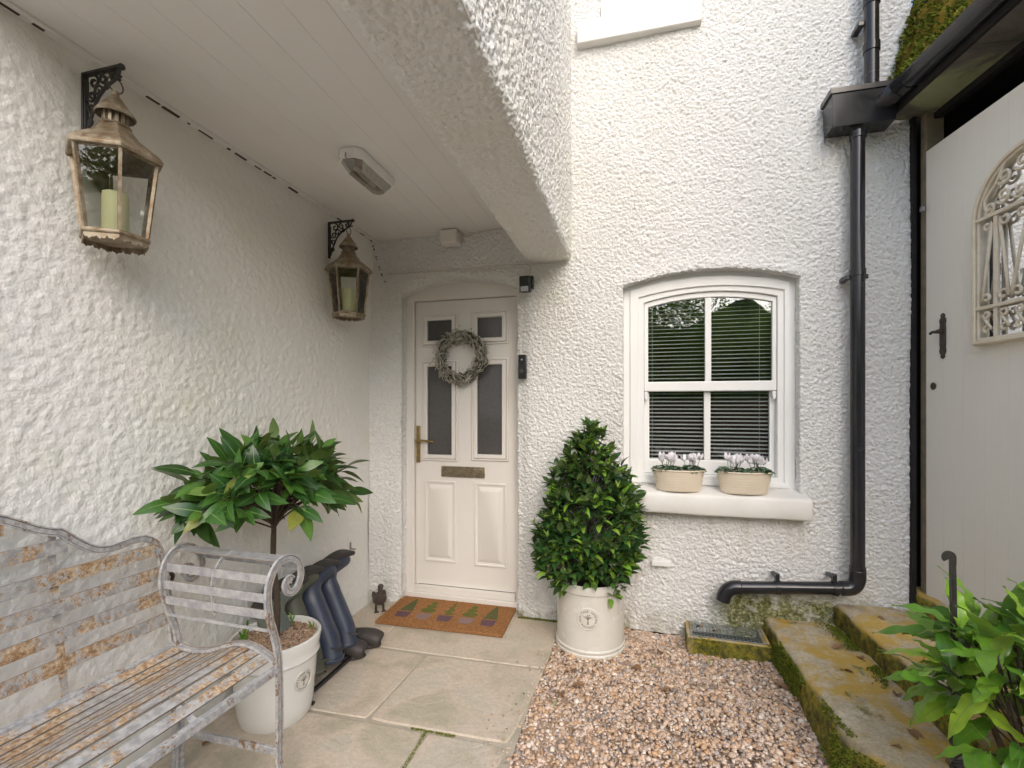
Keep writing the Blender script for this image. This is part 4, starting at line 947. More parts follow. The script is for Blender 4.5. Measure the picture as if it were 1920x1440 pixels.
mb = MB(); q_ = spline([(-.075, 0, .088), (-.05, 0, .082), (-.01, 0, .080), (.025, 0, .088), (.040, 0, .112), (.042, 0, .145), (.046, 0, .165)], 3)
mb.sweep(q_, [(.040*math.cos(t), .046*math.sin(t)) for t in np.linspace(0, 2*math.pi, 15)[:-1]], (0, 1, 0), scales=list(np.interp(np.linspace(0, 1, len(q_)), [0, .15, .38, .56, .72, .86, 1], [.25, .75, 1.05, .85, .50, .36, .34]))); mb.build('body', M['duck'], dk, smooth='all')
hb = MB(); hb.lathe([(.0005, -.02), (.011, -.017), (.018, -.006), (.019, .004), (.014, .014), (.0005, .019)], 14, (.050, 0, .178)); hb.build('head', M['duck'], dk, smooth='all')
MB().prism([(0, -.010), (.022, -.009), (.033, 0), (.022, .009), (0, .010)], -.003, .004, Matrix.Translation((.062, 0, .172)) @ Matrix.Rotation(R(22), 4, 'Y')).build('beak', M['duck'], dk, bev=.002)
for s_ in (-1, 1):
    mb = MB().tube([(.0, s_*.022, .06), (.004, s_*.024, .02), (.006, s_*.024, .006)], .008, 8); mb.prism([(-.006, -.004), (.030, -.016), (.034, 0), (.030, .016), (-.006, .004)], 0, .006, Matrix.Translation((.004, s_*.024, 0))); mb.build('leg', M['duck'], dk)
    MB().sweep(spline([(-.07, s_*.020, .094), (-.03, s_*.038, .100), (.01, s_*.036, .094)], 3), [(.010*math.cos(t), .024*math.sin(t)) for t in np.linspace(0, 2*math.pi, 11)[:-1]], (0, 0, 1), scales=[.2, .6, .9, 1, .9, .6, .3]).build('wing', M['duck'], dk, smooth='all')

# ------------------------------------------------------------ doormat
mat_o = thing('doormat', 'orange coir doormat printed with five small potted topiary trees at the front door', 'doormat', (-1.168, 2.895, .002), R(1.4))
MB().box(-.415, .415, -.215, .215, 0, .019).build('mat_pile', M['coir'], mat_o, bev=.004)
def printed(poly, m_, name): MB().prism(poly, .0192, .0206).build(name, M[m_], mat_o)
for i, x in enumerate((-.29, -.145, 0, .145, .29)):
    kx = x; pm = 'dnavy' if i % 2 == 0 else 'dgrey'
    printed([(kx-.038, -.13), (kx+.038, -.13), (kx+.05, -.05), (kx-.05, -.05)], pm, 'printed_pot')
    if i in (0, 4): printed([(kx-.045, -.035), (kx+.045, -.035), (kx+.028, .06), (kx+.006, .15), (kx-.008, .15), (kx-.03, .05)], 'dgreen', 'printed_tree')
    elif i == 2:
        printed([(kx+.018*math.sin(t*2.2)*1.3*(1-t/9)+s_*(.026-.0025*t), -.035+.021*t) for t, s_ in [(q_, 1) for q_ in range(10)]+[(q_, -1) for q_ in range(9, -1, -1)]], 'dlight', 'printed_tree')
    else:
        for (zc, r1, r2) in ((.0, .052, .034), (.06, .036, .026), (.11, .022, .024)):
            printed([(kx+r1*math.cos(t), zc+r2*math.sin(t)) for t in np.linspace(0, 6.283, 13)[:-1]], 'dlight', 'printed_tree')
n_ = 15000; t = rng.uniform(0, 1, n_); P = np.stack([rng.uniform(-.417, .417, n_), rng.uniform(-.217, .217, n_), np.full(n_, .0185)], 1); N_ = np.tile((0, 0, 1.), (n_, 1))
xs_ = np.array([-.29, -.145, 0, .145, .29]); dm = np.min(np.abs(P[:, 0][:, None]-xs_[None]), 1); inn = (dm < .047) & (P[:, 1] > -.118) & (P[:, 1] < .15); P = P[~inn | (rng.uniform(0, 1, n_) < .10)]
ed = rng.uniform(0, 1, len(P)) < .12; P[ed, 1] = -.216; P[ed, 2] = rng.uniform(.003, .018, ed.sum())
m_ = tuft_mesh(P, np.tile((0, 0, 1.), (len(P), 1)), rng.uniform(.003, .0065, len(P)), 'coir_fibres', M['fibre'], mat_o, 2); tag(m_, kind='stuff')
# ------------------------------------------------------------ lanterns
def hexr(r, z, rot=R(30)): return [(r*math.cos(R(60)*k+rot), r*math.sin(R(60)*k+rot), z) for k in range(6)]
def hexloft(levels, cap=(False, False)):
    mb = MB(); 
    for r_, z in levels: mb.v += hexr(r_, z)
    for i in range(len(levels)-1):
        for k in range(6): l = (k+1) % 6; mb.f.append((i*6+k, i*6+l, (i+1)*6+l, (i+1)*6+k))
    if cap[0]: mb.f.append(tuple(range(6))[::-1])
    if cap[1]: mb.f.append(tuple((len(levels)-1)*6+k for k in range(6)))
    return mb
def make_lantern():
    t = empty('hanging_lantern')
    # origin: centre of the lantern at its bottom edge; total height .56
    ZB, ZT, RB, RT = .045, .305, .088, .118
    hexloft([(RT-.01, ZT-.004), (RT+.016, ZT-.004), (RT+.019, ZT+.006), (RT+.012, ZT+.016), (RT+.008, ZT+.022), (.098, ZT+.045), (.068, ZT+.068), (.050, ZT+.092), (.040, ZT+.108)]).build('roof', M['lantern'], t, bev=.002)
    MB().lathe([(.040, ZT+.106), (.043, ZT+.110), (.038, ZT+.114), (.030, ZT+.116)], 24).build('vent_base', M['lantern'], t, smooth=True)
    vb = MB()
    for k in range(12): a_ = R(30*k); vb.box(-.003, .003, -.0045, .0045, ZT+.114, ZT+.148, Matrix.Rotation(a_, 4, 'Z') @ Matrix.Translation((.032, 0, 0)))
    vb.lathe([(.024, ZT+.114), (.024, ZT+.15)], 16); vb.build('vent', M['lantern'], t)
    MB().lathe([(.052, ZT+.140), (.055, ZT+.145), (.046, ZT+.160), (.030, ZT+.182), (.018, ZT+.200), (.010, ZT+.210), (.010, ZT+.218), (.012, ZT+.222), (.001, ZT+.227)], 28).build('finial_cap', M['lantern'], t, smooth=True)
    MB().tube([(.0, .024*math.cos(a_), ZT+.246+.024*math.sin(a_)) for a_ in np.linspace(0, 2*math.pi, 21)[:-1]], .0022, 6, closed=True, up=(1, 0, 0)).build('hanging_ring', M['iron'], t)
    top = hexr(RT, ZT); bot = hexr(RB, ZB)
    for k in range(6): MB().bar([bot[k], top[k]], .011, .009, (-bot[k][1], bot[k][0], 0)).build('corner_post', M['lantern'], t)
    for k in range(6):
        l = (k+1) % 6; a_, b_, c_, d_ = [Vector(p)*.985 for p in (bot[k], bot[l], top[l], top[k])]
        for v in (a_, b_, c_, d_): pass
        a_.z = b_.z = ZB; c_.z = d_.z = ZT; a_, b_, c_, d_ = a_.lerp(b_, .06), b_.lerp(a_, .06), c_.lerp(d_, .06), d_.lerp(c_, .06)
        nrm = (b_-a_).cross(d_-a_).normalized()*.002
        MB().add([a_, b_, c_, d_], [(0, 1, 2, 3)]).build('glass_pane', M['lglass'], t)
        MB().bar([a_.lerp(d_, .02), b_.lerp(c_, .02)], .006, .009).build('pane_rail', M['lantern'], t); MB().bar([d_.lerp(a_, .012), c_.lerp(b_, .012)], .006, .010).build('pane_rail', M['lantern'], t)
    hexloft([(RB-.006, ZB-.006), (RB+.010, ZB-.006), (RB+.013, ZB), (RB+.008, ZB+.008), (RB-.004, ZB+.008)], (True, True)).build('base_plate', M['lantern'], t, bev=.0015)
    sk_ = MB(); hx = hexr(RB+.006, 0)
    for k in range(6):
        a_, b_ = Vector(hx[k]), Vector(hx[(k+1) % 6]); n = 20; base = len(sk_.v)
        for i in range(n+1):
            p = a_.lerp(b_, i/n); dz = .010+.011*abs(math.sin(i/n*math.pi*3))**.6+.003*math.sin(i*2.3); sk_.v += [(p.x, p.y, ZB-.004), (p.x*1.0, p.y*1.0, ZB-.004-dz)]
        for i in range(n): sk_.f.append((base+2*i, base+2*i+1, base+2*i+3, base+2*i+2))
    o = sk_.build('scalloped_skirt', M['lantern'], t); s_ = o.modifiers.new('solid', 'SOLIDIFY'); s_.thickness = .003
    cm = MB().lathe([(.001, ZB+.009), (.034, ZB+.009), (.0355, ZB+.02), (.0355, ZB+.135), (.034, ZB+.148), (.028, ZB+.143), (.010, ZB+.132), (.001, ZB+.131)], 28)
    c_ = cm.build('candle', M['candle'], t, smooth=True)
    return t
def make_bracket():
    t = empty('lantern_bracket')    # origin on the wall at the top corner, arm along +x
    MB().box(.0, .008, -.010, .010, -.215, .004).box(.008, .014, -.007, .007, -.20, -.02).build('wall_plate', M['blackmetal'], t, bev=.002)
    MB().box(.0, .165, -.009, .009, -.004, .005).lathe([(.001, -.010), (.010, -.006), (.011, .002), (.006, .009), (.001, .010)], 12, (.165, 0, 0)).build('arm', M['blackmetal'], t, bev=.002)
    sc = MB()
    for (cx, cz, r0, r1, a0, tn) in ((.045, -.030, .022, .006, R(90), -1.1), (.088, -.026, .019, .005, R(90), 1.1), (.125, -.022, .015, .004, R(90), -1.1), (.034, -.075, .020, .005, R(180), 1.2), (.062, -.062, .020, .005, R(0), 1.1),
                                   (.030, -.120, .017, .005, R(180), -1.2), (.027, -.160, .013, .004, R(180), 1.2), (.100, -.050, .012, .004, R(200), 1.0)):
        sc.tube([(x, 0, z) for x, z in scroll(cx, cz, r0, r1, a0, tn, 16)], .0045, 5, up=(0, 1, 0))
    sc.tube(spline([(.012, 0, -.20), (.035, 0, -.14), (.06, 0, -.09), (.10, 0, -.055), (.145, 0, -.032), (.158, 0, -.006)], 4), .005, 6, up=(0, 1, 0))
    sc.tube([(.155+.016*math.cos(a_), 0, -.018+.016*math.sin(a_)) for a_ in np.linspace(2.2, 5.4, 10)], .0035, 5, up=(0, 1, 0))
    sc.build('scrollwork', M['blackmetal'], t)
    return t
l1 = make_lantern(); l1.location = (-1.645, 1.172, 1.868); tag(l1, 'tarnished copper hexagonal candle lantern hanging on the near wall bracket above the bench', 'lantern', 'hanging lanterns on the porch wall')
l2 = copy_tree(l1); l2.location = (-1.647, 2.485, 1.872); l2['label'] = 'tarnished copper hexagonal candle lantern hanging near the front door'
b1 = make_bracket(); b1.location = (XL+.006, 1.172, 2.492); tag(b1, 'black scrolled iron bracket holding the lantern above the bench', 'bracket', 'scrolled iron wall brackets')
b2 = copy_tree(b1); b2.location = (XL+.006, 2.485, 2.492); b2['label'] = 'black scrolled iron bracket holding the lantern near the front door'
l1.location.z = l2.location.z = 1.885

# ------------------------------------------------------------ small fittings
bh = thing('bulkhead_light', 'white bulkhead light with ribbed glass lens on the porch ceiling', 'light', (-1.262, 2.065, ZC), R(0))
oc = lambda w_, l_, c_: [(-w_, -l_+c_), (-w_+c_, -l_), (w_-c_, -l_), (w_, -l_+c_), (w_, l_-c_), (w_-c_, l_), (-w_+c_, l_), (-w_, l_-c_)]
MB().prism(oc(.066, .175, .03), -.042, -.001).build('housing', M['frame_white'], bh, bev=.004)
mb = MB(); top = oc(.058, .166, .028); bot_ = oc(.034, .125, .02)
mb.add([(x, y, -.043) for x, y in top]+[(x, y, -.088) for x, y in bot_], [tuple(range(8, 16))[::-1]]+[(i, (i+1) % 8, 8+(i+1) % 8, 8+i) for i in range(8)]); mb.build('ribbed_lens', M['lens'], bh)
MB().prism(oc(.054, .162, .028), -.050, -.0435).build('reflector', M['grey_item'], bh)
MB().tube([(0, -.10, -.062), (0, -.03, -.064), (0, .06, -.064), (0, .07, -.062)], .017, 12, scales=[.7, 1, 1, .5]).build('bulb', M['frame_white'], bh, smooth='all')
for k in range(0): MB().box(-.032, .032, -.118+k*.0295, -.114+k*.0295, -.0895, -.0875).build('lens_rib', M['lens'], bh)
MB().bar([(0, -.183, -.03), (0, -.186, -.05), (0, -.176, -.056)], .008, .003, (1, 0, 0)).build('clip', M['grey_item'], bh)
mb = MB(); ring = oc(.064, .173, .03); ri = oc(.056, .164, .027)
mb.add([(x, y, -.0425) for x, y in ring]+[(x, y, -.0425) for x, y in ri]+[(x, y, -.047) for x, y in ring]+[(x, y, -.047) for x, y in ri], [(i, (i+1) % 8, 16+(i+1) % 8, 16+i) for i in range(8)]+[(16+i, 16+(i+1) % 8, 24+(i+1) % 8, 24+i) for i in range(8)]); mb.build('rim', M['frame_white'], bh)
jb = thing('junction_box', 'white plastic junction box where the porch ceiling meets the door wall', 'junction box', (-1.185, 2.955, ZC-.056))
MB().box(-.058, .058, -.036, .06, -.040, .050).build('box', M['upvc'], jb, bev=.006); MB().box(-.054, .054, -.044, -.0365, -.036, .046).build('lid', M['upvc'], jb, bev=.003)
mb = MB().tube([(-1.127, 2.96, ZC-.05), (-1.08, 2.985, ZC-.045), (-.98, 2.99, ZC-.018), (-.80, 2.99, ZC-.008), (-.66, 2.99, ZC-.010)], .004, 6); tag(mb.build('cable', M['cable'], None, smooth='all'), 'white cable running right from the junction box along the ceiling edge', 'cable')
sn = thing('motion_sensor', 'small black motion sensor spotlight on the wall above the door corner', 'sensor', (-.655, 2.975, 2.17))
MB().box(-.035, .040, -.02, .02, -.03, .052).build('bracket', M['black'], sn, bev=.006)
MB().box(-.040, .030, -.078, -.022, -.055, .048, Matrix.Rotation(R(8), 4, 'X')).build('housing', M['black'], sn, bev=.008)
M['sensorlens'] = simple('sensor_lens', (.42, .42, .44), None, 20, .3); MB().box(-.030, .020, -.086, -.0785, -.050, -.018, Matrix.Rotation(R(8), 4, 'X')).build('lens', M['sensorlens'], sn, bev=.003)
cb = MB().tube(spline([(-.652, 2.982, 2.222), (-.640, 2.982, 2.25), (-.638, 2.98, 2.285), (-.66, 2.975, 2.300), (-.70, 2.972, 2.302)], 4)+[Vector((x, 2.971+.004*math.sin(x*9), 2.303+.003*math.sin(x*6))) for x in np.linspace(-.75, -1.66, 20)], .0035, 5)
tag(cb.build('cable', M['cable'], None), 'thin white cable from the motion sensor along the ledge over the door', 'cable')
cb = MB().tube([(x, 2.975, 2.302-.004*math.sin((x+.65)*11)) for x in np.linspace(-.635, -.39, 8)], .003, 5); tag(cb.build('cable', M['cable'], None), 'short cable running right of the motion sensor under the overhang', 'cable')
db = thing('doorbell', 'black slim doorbell on the white wall right of the front door', 'doorbell', (-.692, 2.985, 1.638), R(0))
MB().box(-.024, .028, -.024, .016, -.078, .078).build('body', M['black'], db, bev=.004)
MB().lathe([(.001, 0), (.012, 0), (.014, .002), (.001, .0021)], 20, (0, 0, 0)).build('button', M['iron'], db).matrix_basis = Matrix.Translation((.0, -.0265, -.028)) @ Matrix.Rotation(R(90), 4, 'X')
MB().lathe([(.001, 0), (.006, 0), (.001, .003)], 14).build('camera_lens', M['sensorlens'], db).matrix_basis = Matrix.Translation((0, -.0245, .045)) @ Matrix.Rotation(R(90), 4, 'X')
hk = MB().box(0, .006, -.006, .006, -.02, .025).box(.006, .04, -.004, .004, -.02, -.014); o = hk.build('wall_hook', M['grey_item'], None, loc=(XL+.012, 2.72, .49)); o.location = (XL+.012, 2.70, .47); tag(o, 'small grey metal hook on the porch wall above the duck', 'hook')
o = MB().box(-.055, .055, -.02, .02, -.016, .016).build('overflow_cover', M['frame_white'], None, bev=.004, loc=(.17, 2.985, .43)); tag(o, 'small white overflow cover on the wall right of the cone shrub', 'vent')
o = MB().lathe([(.008, 0), (.02, 0), (.021, .006), (.009, .007)], 16).build('wall_eyelet', M['iron'], None); o.matrix_basis = Matrix.Translation((XL+.006, 1.47, .70)) @ Matrix.Rotation(R(90), 4, 'Y'); tag(o, 'dark iron eyelet fixed to the porch wall seen through the bench arm', 'eyelet')

# ------------------------------------------------------------ wreath
wr = thing('wreath', 'rustic twig wreath hanging on the front door glazing', 'wreath', (-1.157, Yd-.045, 1.722))
rs = random.Random(31); tw = []; 
def twig(a0, span, rad, r0, wobble_, yo):
    pts = []
    for i in range(7):
        a_ = a0+span*i/6; rr_ = rad+wobble_*math.sin(i*1.7+a0*5); pts.append((rr_*math.cos(a_), yo+.012*math.sin(i*1.3+a0*3), rr_*math.sin(a_)))
    return MB().tube(pts, r0, 5, scales=[.7, 1, 1.1, 1, .9, .7, .4], up=(0, 1, 0))
for k in range(110): twig(rs.uniform(0, 6.28), rs.uniform(.4, 1.1), rs.uniform(.116, .190), rs.uniform(.0035, .0065), rs.uniform(.004, .015), rs.uniform(-.03, .025)).build('twig', M['twig'] if k % 3 else M['twig2'], wr)
for k in range(210):
    a_ = rs.uniform(0, 6.28); rad = rs.uniform(.115, .185); p = Vector((rad*math.cos(a_), rs.uniform(-.035, .0), rad*math.sin(a_))); d = Vector((rs.gauss(0, 1)*.6+math.cos(a_)*.15-math.sin(a_)*.8, rs.gauss(-.15, .3), rs.gauss(0, 1)*.6+math.sin(a_)*.15+math.cos(a_)*.8)).normalized()
    L_ = rs.uniform(.03, .075); q_ = p+d*L_; rq = math.hypot(q_.x, q_.z)
    if rq > .212 or rq < .092: continue
    MB().tube([p, p+d*L_*.5+Vector((0, -.003, .003)), q_], rs.uniform(.003, .0055), 4, scales=[1, .9, .5]).build('twig', M['twig'], wr)
fm = MB()
for k in range(1300):
    a_ = rs.uniform(0, 6.28); rad = .152+rs.gauss(0, .024); p = Vector((rad*math.cos(a_), rs.uniform(-.035, .03), rad*math.sin(a_))); d = Vector((rs.gauss(0, 1)-math.sin(a_), rs.gauss(0, .4), rs.gauss(0, 1)+math.cos(a_))).normalized(); sd_ = d.cross(Vector((rs.random(), 1, rs.random()))).normalized()*.0022
    fm.add([p-sd_, p+sd_, p+d*rs.uniform(.012, .03)], [(0, 1, 2)])
o = fm.build('fine_twiglets', M['twig2'], wr); o['kind'] = 'stuff'

# ------------------------------------------------------------ troughs with cyclamen
lm_ = [leaf_mesh('cyclamen_leaf', .030, .030, .15, .3, .05, 4, M['cyc'], seed=i, tip=.2) for i in range(2)]
def petal_mesh():
    V = []; F = []
    for k in range(5):
        a_ = k*2*math.pi/5; c, s_ = math.cos(a_), math.sin(a_); b = len(V)
        for (r_, z, w_) in ((.002, 0, .002), (.008, .005, .0065), (.013, .016, .0075), (.014, .027, .004)):
            V += [(r_*c-w_*s_, r_*s_+w_*c, z), (r_*c+w_*s_, r_*s_-w_*c, z)]
        for i in range(3): F.append((b+2*i, b+2*i+1, b+2*i+3, b+2*i+2))
    return npmesh('petals', V, F, M['greenrib'], True)
pme = petal_mesh()
def trough(x, label, plabels, seed):
    t = thing('flower_trough', label, 'planter', (x, 2.968, .878), 0, 'troughs on the window sill')
    pr = [(.60, 0), (.80, .0), (.82, .006)]
    for i in range(7): z = .010+i*.0158; pr += [(.83+.022*i, z), (.85+.022*i, z+.006), (.83+.022*i+.01, z+.012)]
    pr += [(1.0, .118), (1.03, .122), (1.03, .128), (.98, .126), (.96, .10)]
    MB().lathe([(a_*.150, b_) for a_, b_ in pr], 48, (0, 0, 0), 1, .52).build('trough_body', M['trough'], t, smooth='all')
    MB().lathe([(.001, .108), (.145, .108)], 32, (0, 0, 0), 1, .5).build('soil', M['soil'], t)
    r_ = random.Random(seed)
    for j, cx in enumerate((-.07, .07)):
        p_ = thing('cyclamen', plabels[j], 'flower', (x+cx, 2.966, .985)); its = []
        for k in range(85):
            a_ = r_.uniform(0, 6.28); rr_ = .072*math.sqrt(r_.random()); q_ = Vector((rr_*math.cos(a_), rr_*.6*math.sin(a_)-.004, .008+.030*(1-(rr_/.075)**2)+r_.uniform(0, .006)))
            its.append((r_.choice(lm_), frame(q_, (math.cos(a_), math.sin(a_)*.8, r_.uniform(-.1, .5)), (0, 0, 1), r_.uniform(-.4, .4), r_.uniform(.6, 1.0))))
        join_leaves('foliage', its, M['cyc'], p_, 0)
        for k in range(12):
            a_ = r_.uniform(0, 6.28); rr_ = r_.uniform(.008, .055); q_ = Vector((rr_*math.cos(a_)*1.1, rr_*.5*math.sin(a_)-.008, r_.uniform(.058, .088)))
            f_ = link('flower', pme, p_, Matrix.Translation(q_) @ Matrix.Rotation(r_.uniform(-.5, .5), 4, 'X') @ Matrix.Rotation(r_.uniform(0, 6), 4, 'Z') @ Matrix.Scale(r_.uniform(1.1, 1.5), 4))
            MB().tube([(q_.x*.6, q_.y*.6, .02), (q_.x*.9, q_.y*.9, q_.z-.012), tuple(q_)], .0012, 4).build('stem', M['twig2'], p_)
trough(.268, 'oval cream ribbed metal trough at the left end of the window sill', ('white cyclamen in the left half of the left trough', 'white cyclamen in the right half of the left trough'), 3)
trough(.628, 'oval cream ribbed metal trough at the right end of the window sill', ('white cyclamen in the left half of the right trough', 'white cyclamen in the right half of the right trough'), 8)

# ------------------------------------------------------------ downpipe and gutter
dp = thing('downpipe', 'black plastic rainwater downpipe with hopper head and bent outlet on the white wall', 'drainpipe', (1.18, 2.9, .4))
bk = lambda o: o
def dpart(mb, name, m_='black', **k): o = mb.build(name, M[m_], dp, **k); o.matrix_basis = Matrix.Translation((-1.18, -2.9, -.4)); return o
XP, YP, RP = 1.178, 2.912, .034
dpart(MB().tube([(XP, YP, .47), (XP, YP, 1.6), (XP, YP, 2.86)], RP, 24, up=(1, 0, 0)), 'lower_pipe', smooth=True)
dpart(MB().tube([(XP+.065, YP, 3.02), (XP+.065, YP, 3.4), (XP+.065, YP, 4.4)], RP, 24, up=(1, 0, 0)), 'upper_pipe', smooth=True)
dpart(MB().tube(spline([(XP, YP, .50), (XP, YP, .455), (XP-.010, YP, .420), (XP-.035, YP, .398), (XP-.08, YP, .392)], 5), RP*1.14, 24, up=(0, 1, 0)), 'elbow', smooth='all')
dpart(MB().tube([(XP-.075, YP, .393), (.56, YP, .346)], RP, 24, up=(0, 1, 0)), 'outlet_pipe', smooth=True)
dpart(MB().tube(spline([(.60, YP, .349), (.565, YP, .346), (.535, YP, .330), (.515, YP, .30), (.505, YP, .265)], 5), RP*1.14, 24, up=(0, 1, 0)), 'shoe', smooth='all')
for z in (.50, 2.10, 2.84): dpart(MB().lathe([(RP, -.02), (RP*1.12, -.018), (RP*1.12, .018), (RP, .02)], 24, (XP, YP, z)), 'collar', smooth=True)
for z in (3.30, 3.55): dpart(MB().lathe([(RP, -.025), (RP*1.14, -.022), (RP*1.14, .022), (RP, .025)], 24, (XP+.065, YP, z)), 'collar', smooth=True)
for x, z in ((.79, .368), (1.07, .389)):
    mb = MB().lathe([(RP, -.012), (RP*1.16, -.012), (RP*1.16, .012), (RP, .012)], 20); o = dpart(mb, 'pipe_clip', smooth=True); o.matrix_basis = Matrix.Translation((x-1.18, YP-2.9, z-.4)) @ Matrix.Rotation(R(90), 4, 'Y')
    dpart(MB().box(x-.014, x+.010, YP+.0, D-.0, z+.045, z+.062).box(x-.012, x+.008, YP-.012, YP+.02, z+.030, z+.078), 'clip_lug', bev=.003)
for z in (2.08, ):
    dpart(MB().box(XP-.055, XP-.028, YP, D, z-.012, z+.012), 'clip_lug', bev=.003); dpart(MB().box(XP+.028, XP+.052, YP, D, z-.012, z+.012), 'clip_lug', bev=.003)
dpart(MB().box(XP+.065-.062, XP+.065-.03, YP, D, 3.43, 3.455), 'clip_lug', bev=.003)
hp = MB(); W1, W2 = .158, .146
lv_ = [(-W2, .105, 2.868), (W2, .105, 2.868), (W1, .145, 3.03), (W1, .145, 3.068)]
def hl(wx, dy, z): return [(XP+.012-wx, YP+.07-dy-.0, z), (XP+.012+wx, YP+.07-dy, z), (XP+.012+wx, YP+.075, z), (XP+.012-wx, YP+.075, z)]
for (wx, dy, z) in ((W2, .110, 2.882), (W1-.004, .130, 3.045), (W1+.006, .138, 3.047), (W1+.006, .138, 3.075), (W1-.004, .128, 3.076), (W1-.008, .124, 3.04)): hp.v += hl(wx, dy, z)
for i in range(5):
    for k in range(4): l = (k+1) % 4; hp.f.append((i*4+k, i*4+l, (i+1)*4+l, (i+1)*4+k))
hp.f += [(3, 2, 1, 0), (20, 21, 22, 23)]; dpart(hp, 'hopper_head', bev=.006)

# ------------------------------------------------------------ shed with the cream gate
ANG = math.atan2(-.992, .125)
shed = thing('shed', 'lean-to shed with cream boarded gate, stained soffit and mossy roof beside the steps', 'shed', (1.505, 2.945, 0), ANG)
def spart(mb, name, m_, **k): return mb.build(name, M[m_], shed, **k)
gate = MB()
for i in range(9):
    w0 = .002+i*.118; MB().box(w0, w0+.1176, .0, .03, .375, 2.725).build('gate_board', M['gate'], shed, bev=.0006)
spart(MB().box(.0, 1.1, .0301, .05, .375, 2.72), 'gate_backing', 'gate')
spart(MB().box(-.046, -.003, .005, .09, .28, 2.99), 'gate_post', 'timber', bev=.003)
spart(MB().box(-.060, -.047, .014, .10, .10, 3.0), 'wall_gap', 'darkroof')
spart(MB().box(-.06, 2.6, .42, .46, 0, 3.4).box(-.06, 2.6, .05, .42, 2.4, 2.44).box(-.06, 2.6, .081, .46, 2.96, 3.0).box(-.06, -.03, .1, .42, 2.44, 2.96), 'dark_interior', 'darkroof')
spart(MB().box(-.06, 2.6, .04, .08, 2.90, 2.93), 'gap_shade_strip', 'darkroof')  # dark strip that paints the shade of the gap above the gate
for i in range(5): spart(MB().box(-.06+i*.55, -.06+i*.55+.546, -.150, .045, 2.935, 2.950), 'soffit_sheet', 'soffit')
spart(MB().box(-.06, 2.6, -.168, -.1505, 2.93, 3.05), 'fascia_board', 'darkroof')
rf = MB(); ny, nr = 90, 60
for i in range(ny+1):
    s_ = -.12+2.8*i/ny
    for k in range(nr+1):
        t_ = k/nr; v = Vector((s_, -.17+.60*t_, 3.03+2.0*t_)); d_ = .045*noise.noise(v*4)+.03*noise.noise(v*13)+.012*noise.noise(v*35); rf.v.append((v.x, v.y-d_, v.z+d_*.3))
for i in range(ny):
    for k in range(nr): rf.f.append((i*(nr+1)+k, (i+1)*(nr+1)+k, (i+1)*(nr+1)+k+1, i*(nr+1)+k+1))
spart(rf, 'mossy_roof', 'mossroof', smooth='all')
n_ = 9000; s_ = rng.uniform(-.1, 1.6, n_); t_ = rng.uniform(0, .8, n_); P = np.stack([s_, -.17+.60*t_-.01, 3.03+2.0*t_], 1)
P[:, 1] -= np.array([.045*noise.noise(Vector(p)*4)+.03*noise.noise(Vector(p)*13) for p in P])
m_ = tuft_mesh(P, np.tile((0, -.8, .5), (n_, 1)), rng.uniform(.010, .028, n_), 'roof_moss', M['moss'], shed); tag(m_, 'yellow green moss tufts on the shed roof', kind='stuff')
gt = thing('gutter', 'black half round gutter along the shed eave feeding the hopper', 'gutter', (1.505, 2.945, 0), ANG)
gt.location = (1.505, 2.945, 3.0)
sec = [(.056*math.cos(t), .056*math.sin(t)) for t in np.linspace(math.pi, 2*math.pi, 12)]+[(.050*math.cos(t), .050*math.sin(t)) for t in np.linspace(2*math.pi, math.pi, 12)]
gm = MB(); n0 = len(sec)
def gsweep(s0, s1, k=1.0, dz=0):
    mb = MB()
    for s_ in (s0, s1): mb.v += [(s_, -.196-a_*k, b_*k+dz+.012) for a_, b_ in sec]
    mb.f = [(i, (i+1) % n0, n0+(i+1) % n0, n0+i) for i in range(n0)]+[tuple(range(n0))[::-1], tuple(range(n0, 2*n0))]; return mb
gsweep(.10, 2.6).build('channel', M['black'], gt, smooth=True)
for s_ in (.16, 1.9): gsweep(s_-.03, s_+.03, 1.10, .002).build('union_bracket', M['black'], gt, smooth=True)
MB().tube([Vector(p) for p in ((.12, -.20, .0), (.05, -.215, -.01), (.00, -.245, -.015), (-.03, -.27, -.02))], .052, 16).build('outlet_elbow', M['black'], gt, smooth='all')
MB().box(-.055, .045, -.31, -.20, -.035, .045).build('outlet_box', M['black'], gt, bev=.01)
cb = MB().tube([(1.44, 2.95, 3.42), (1.50, 2.80, 3.50), (1.66, 2.6, 3.72), (1.95, 2.3, 4.1)], .018, 8); tag(cb.build('overhead_cable', M['black'], None, smooth='all'), 'thick black cable crossing above the mossy shed roof', 'cable')
fern = thing('fern_sprig', 'small green fern sprig growing at the gutter corner beside the white wall', 'fern', (1.455, 2.86, 3.10)); its = []
for k in range(14):
    a_ = k*.45-3; its.append((lv, frame((0, 0, .006*k), (math.sin(a_)*.5-.2, -.7, .8+.3*math.cos(k*2)), (1, 0, .3), 0, 2.2+.1*(k % 5))))
join_leaves('fronds', its, M['wave'], fern, 0)
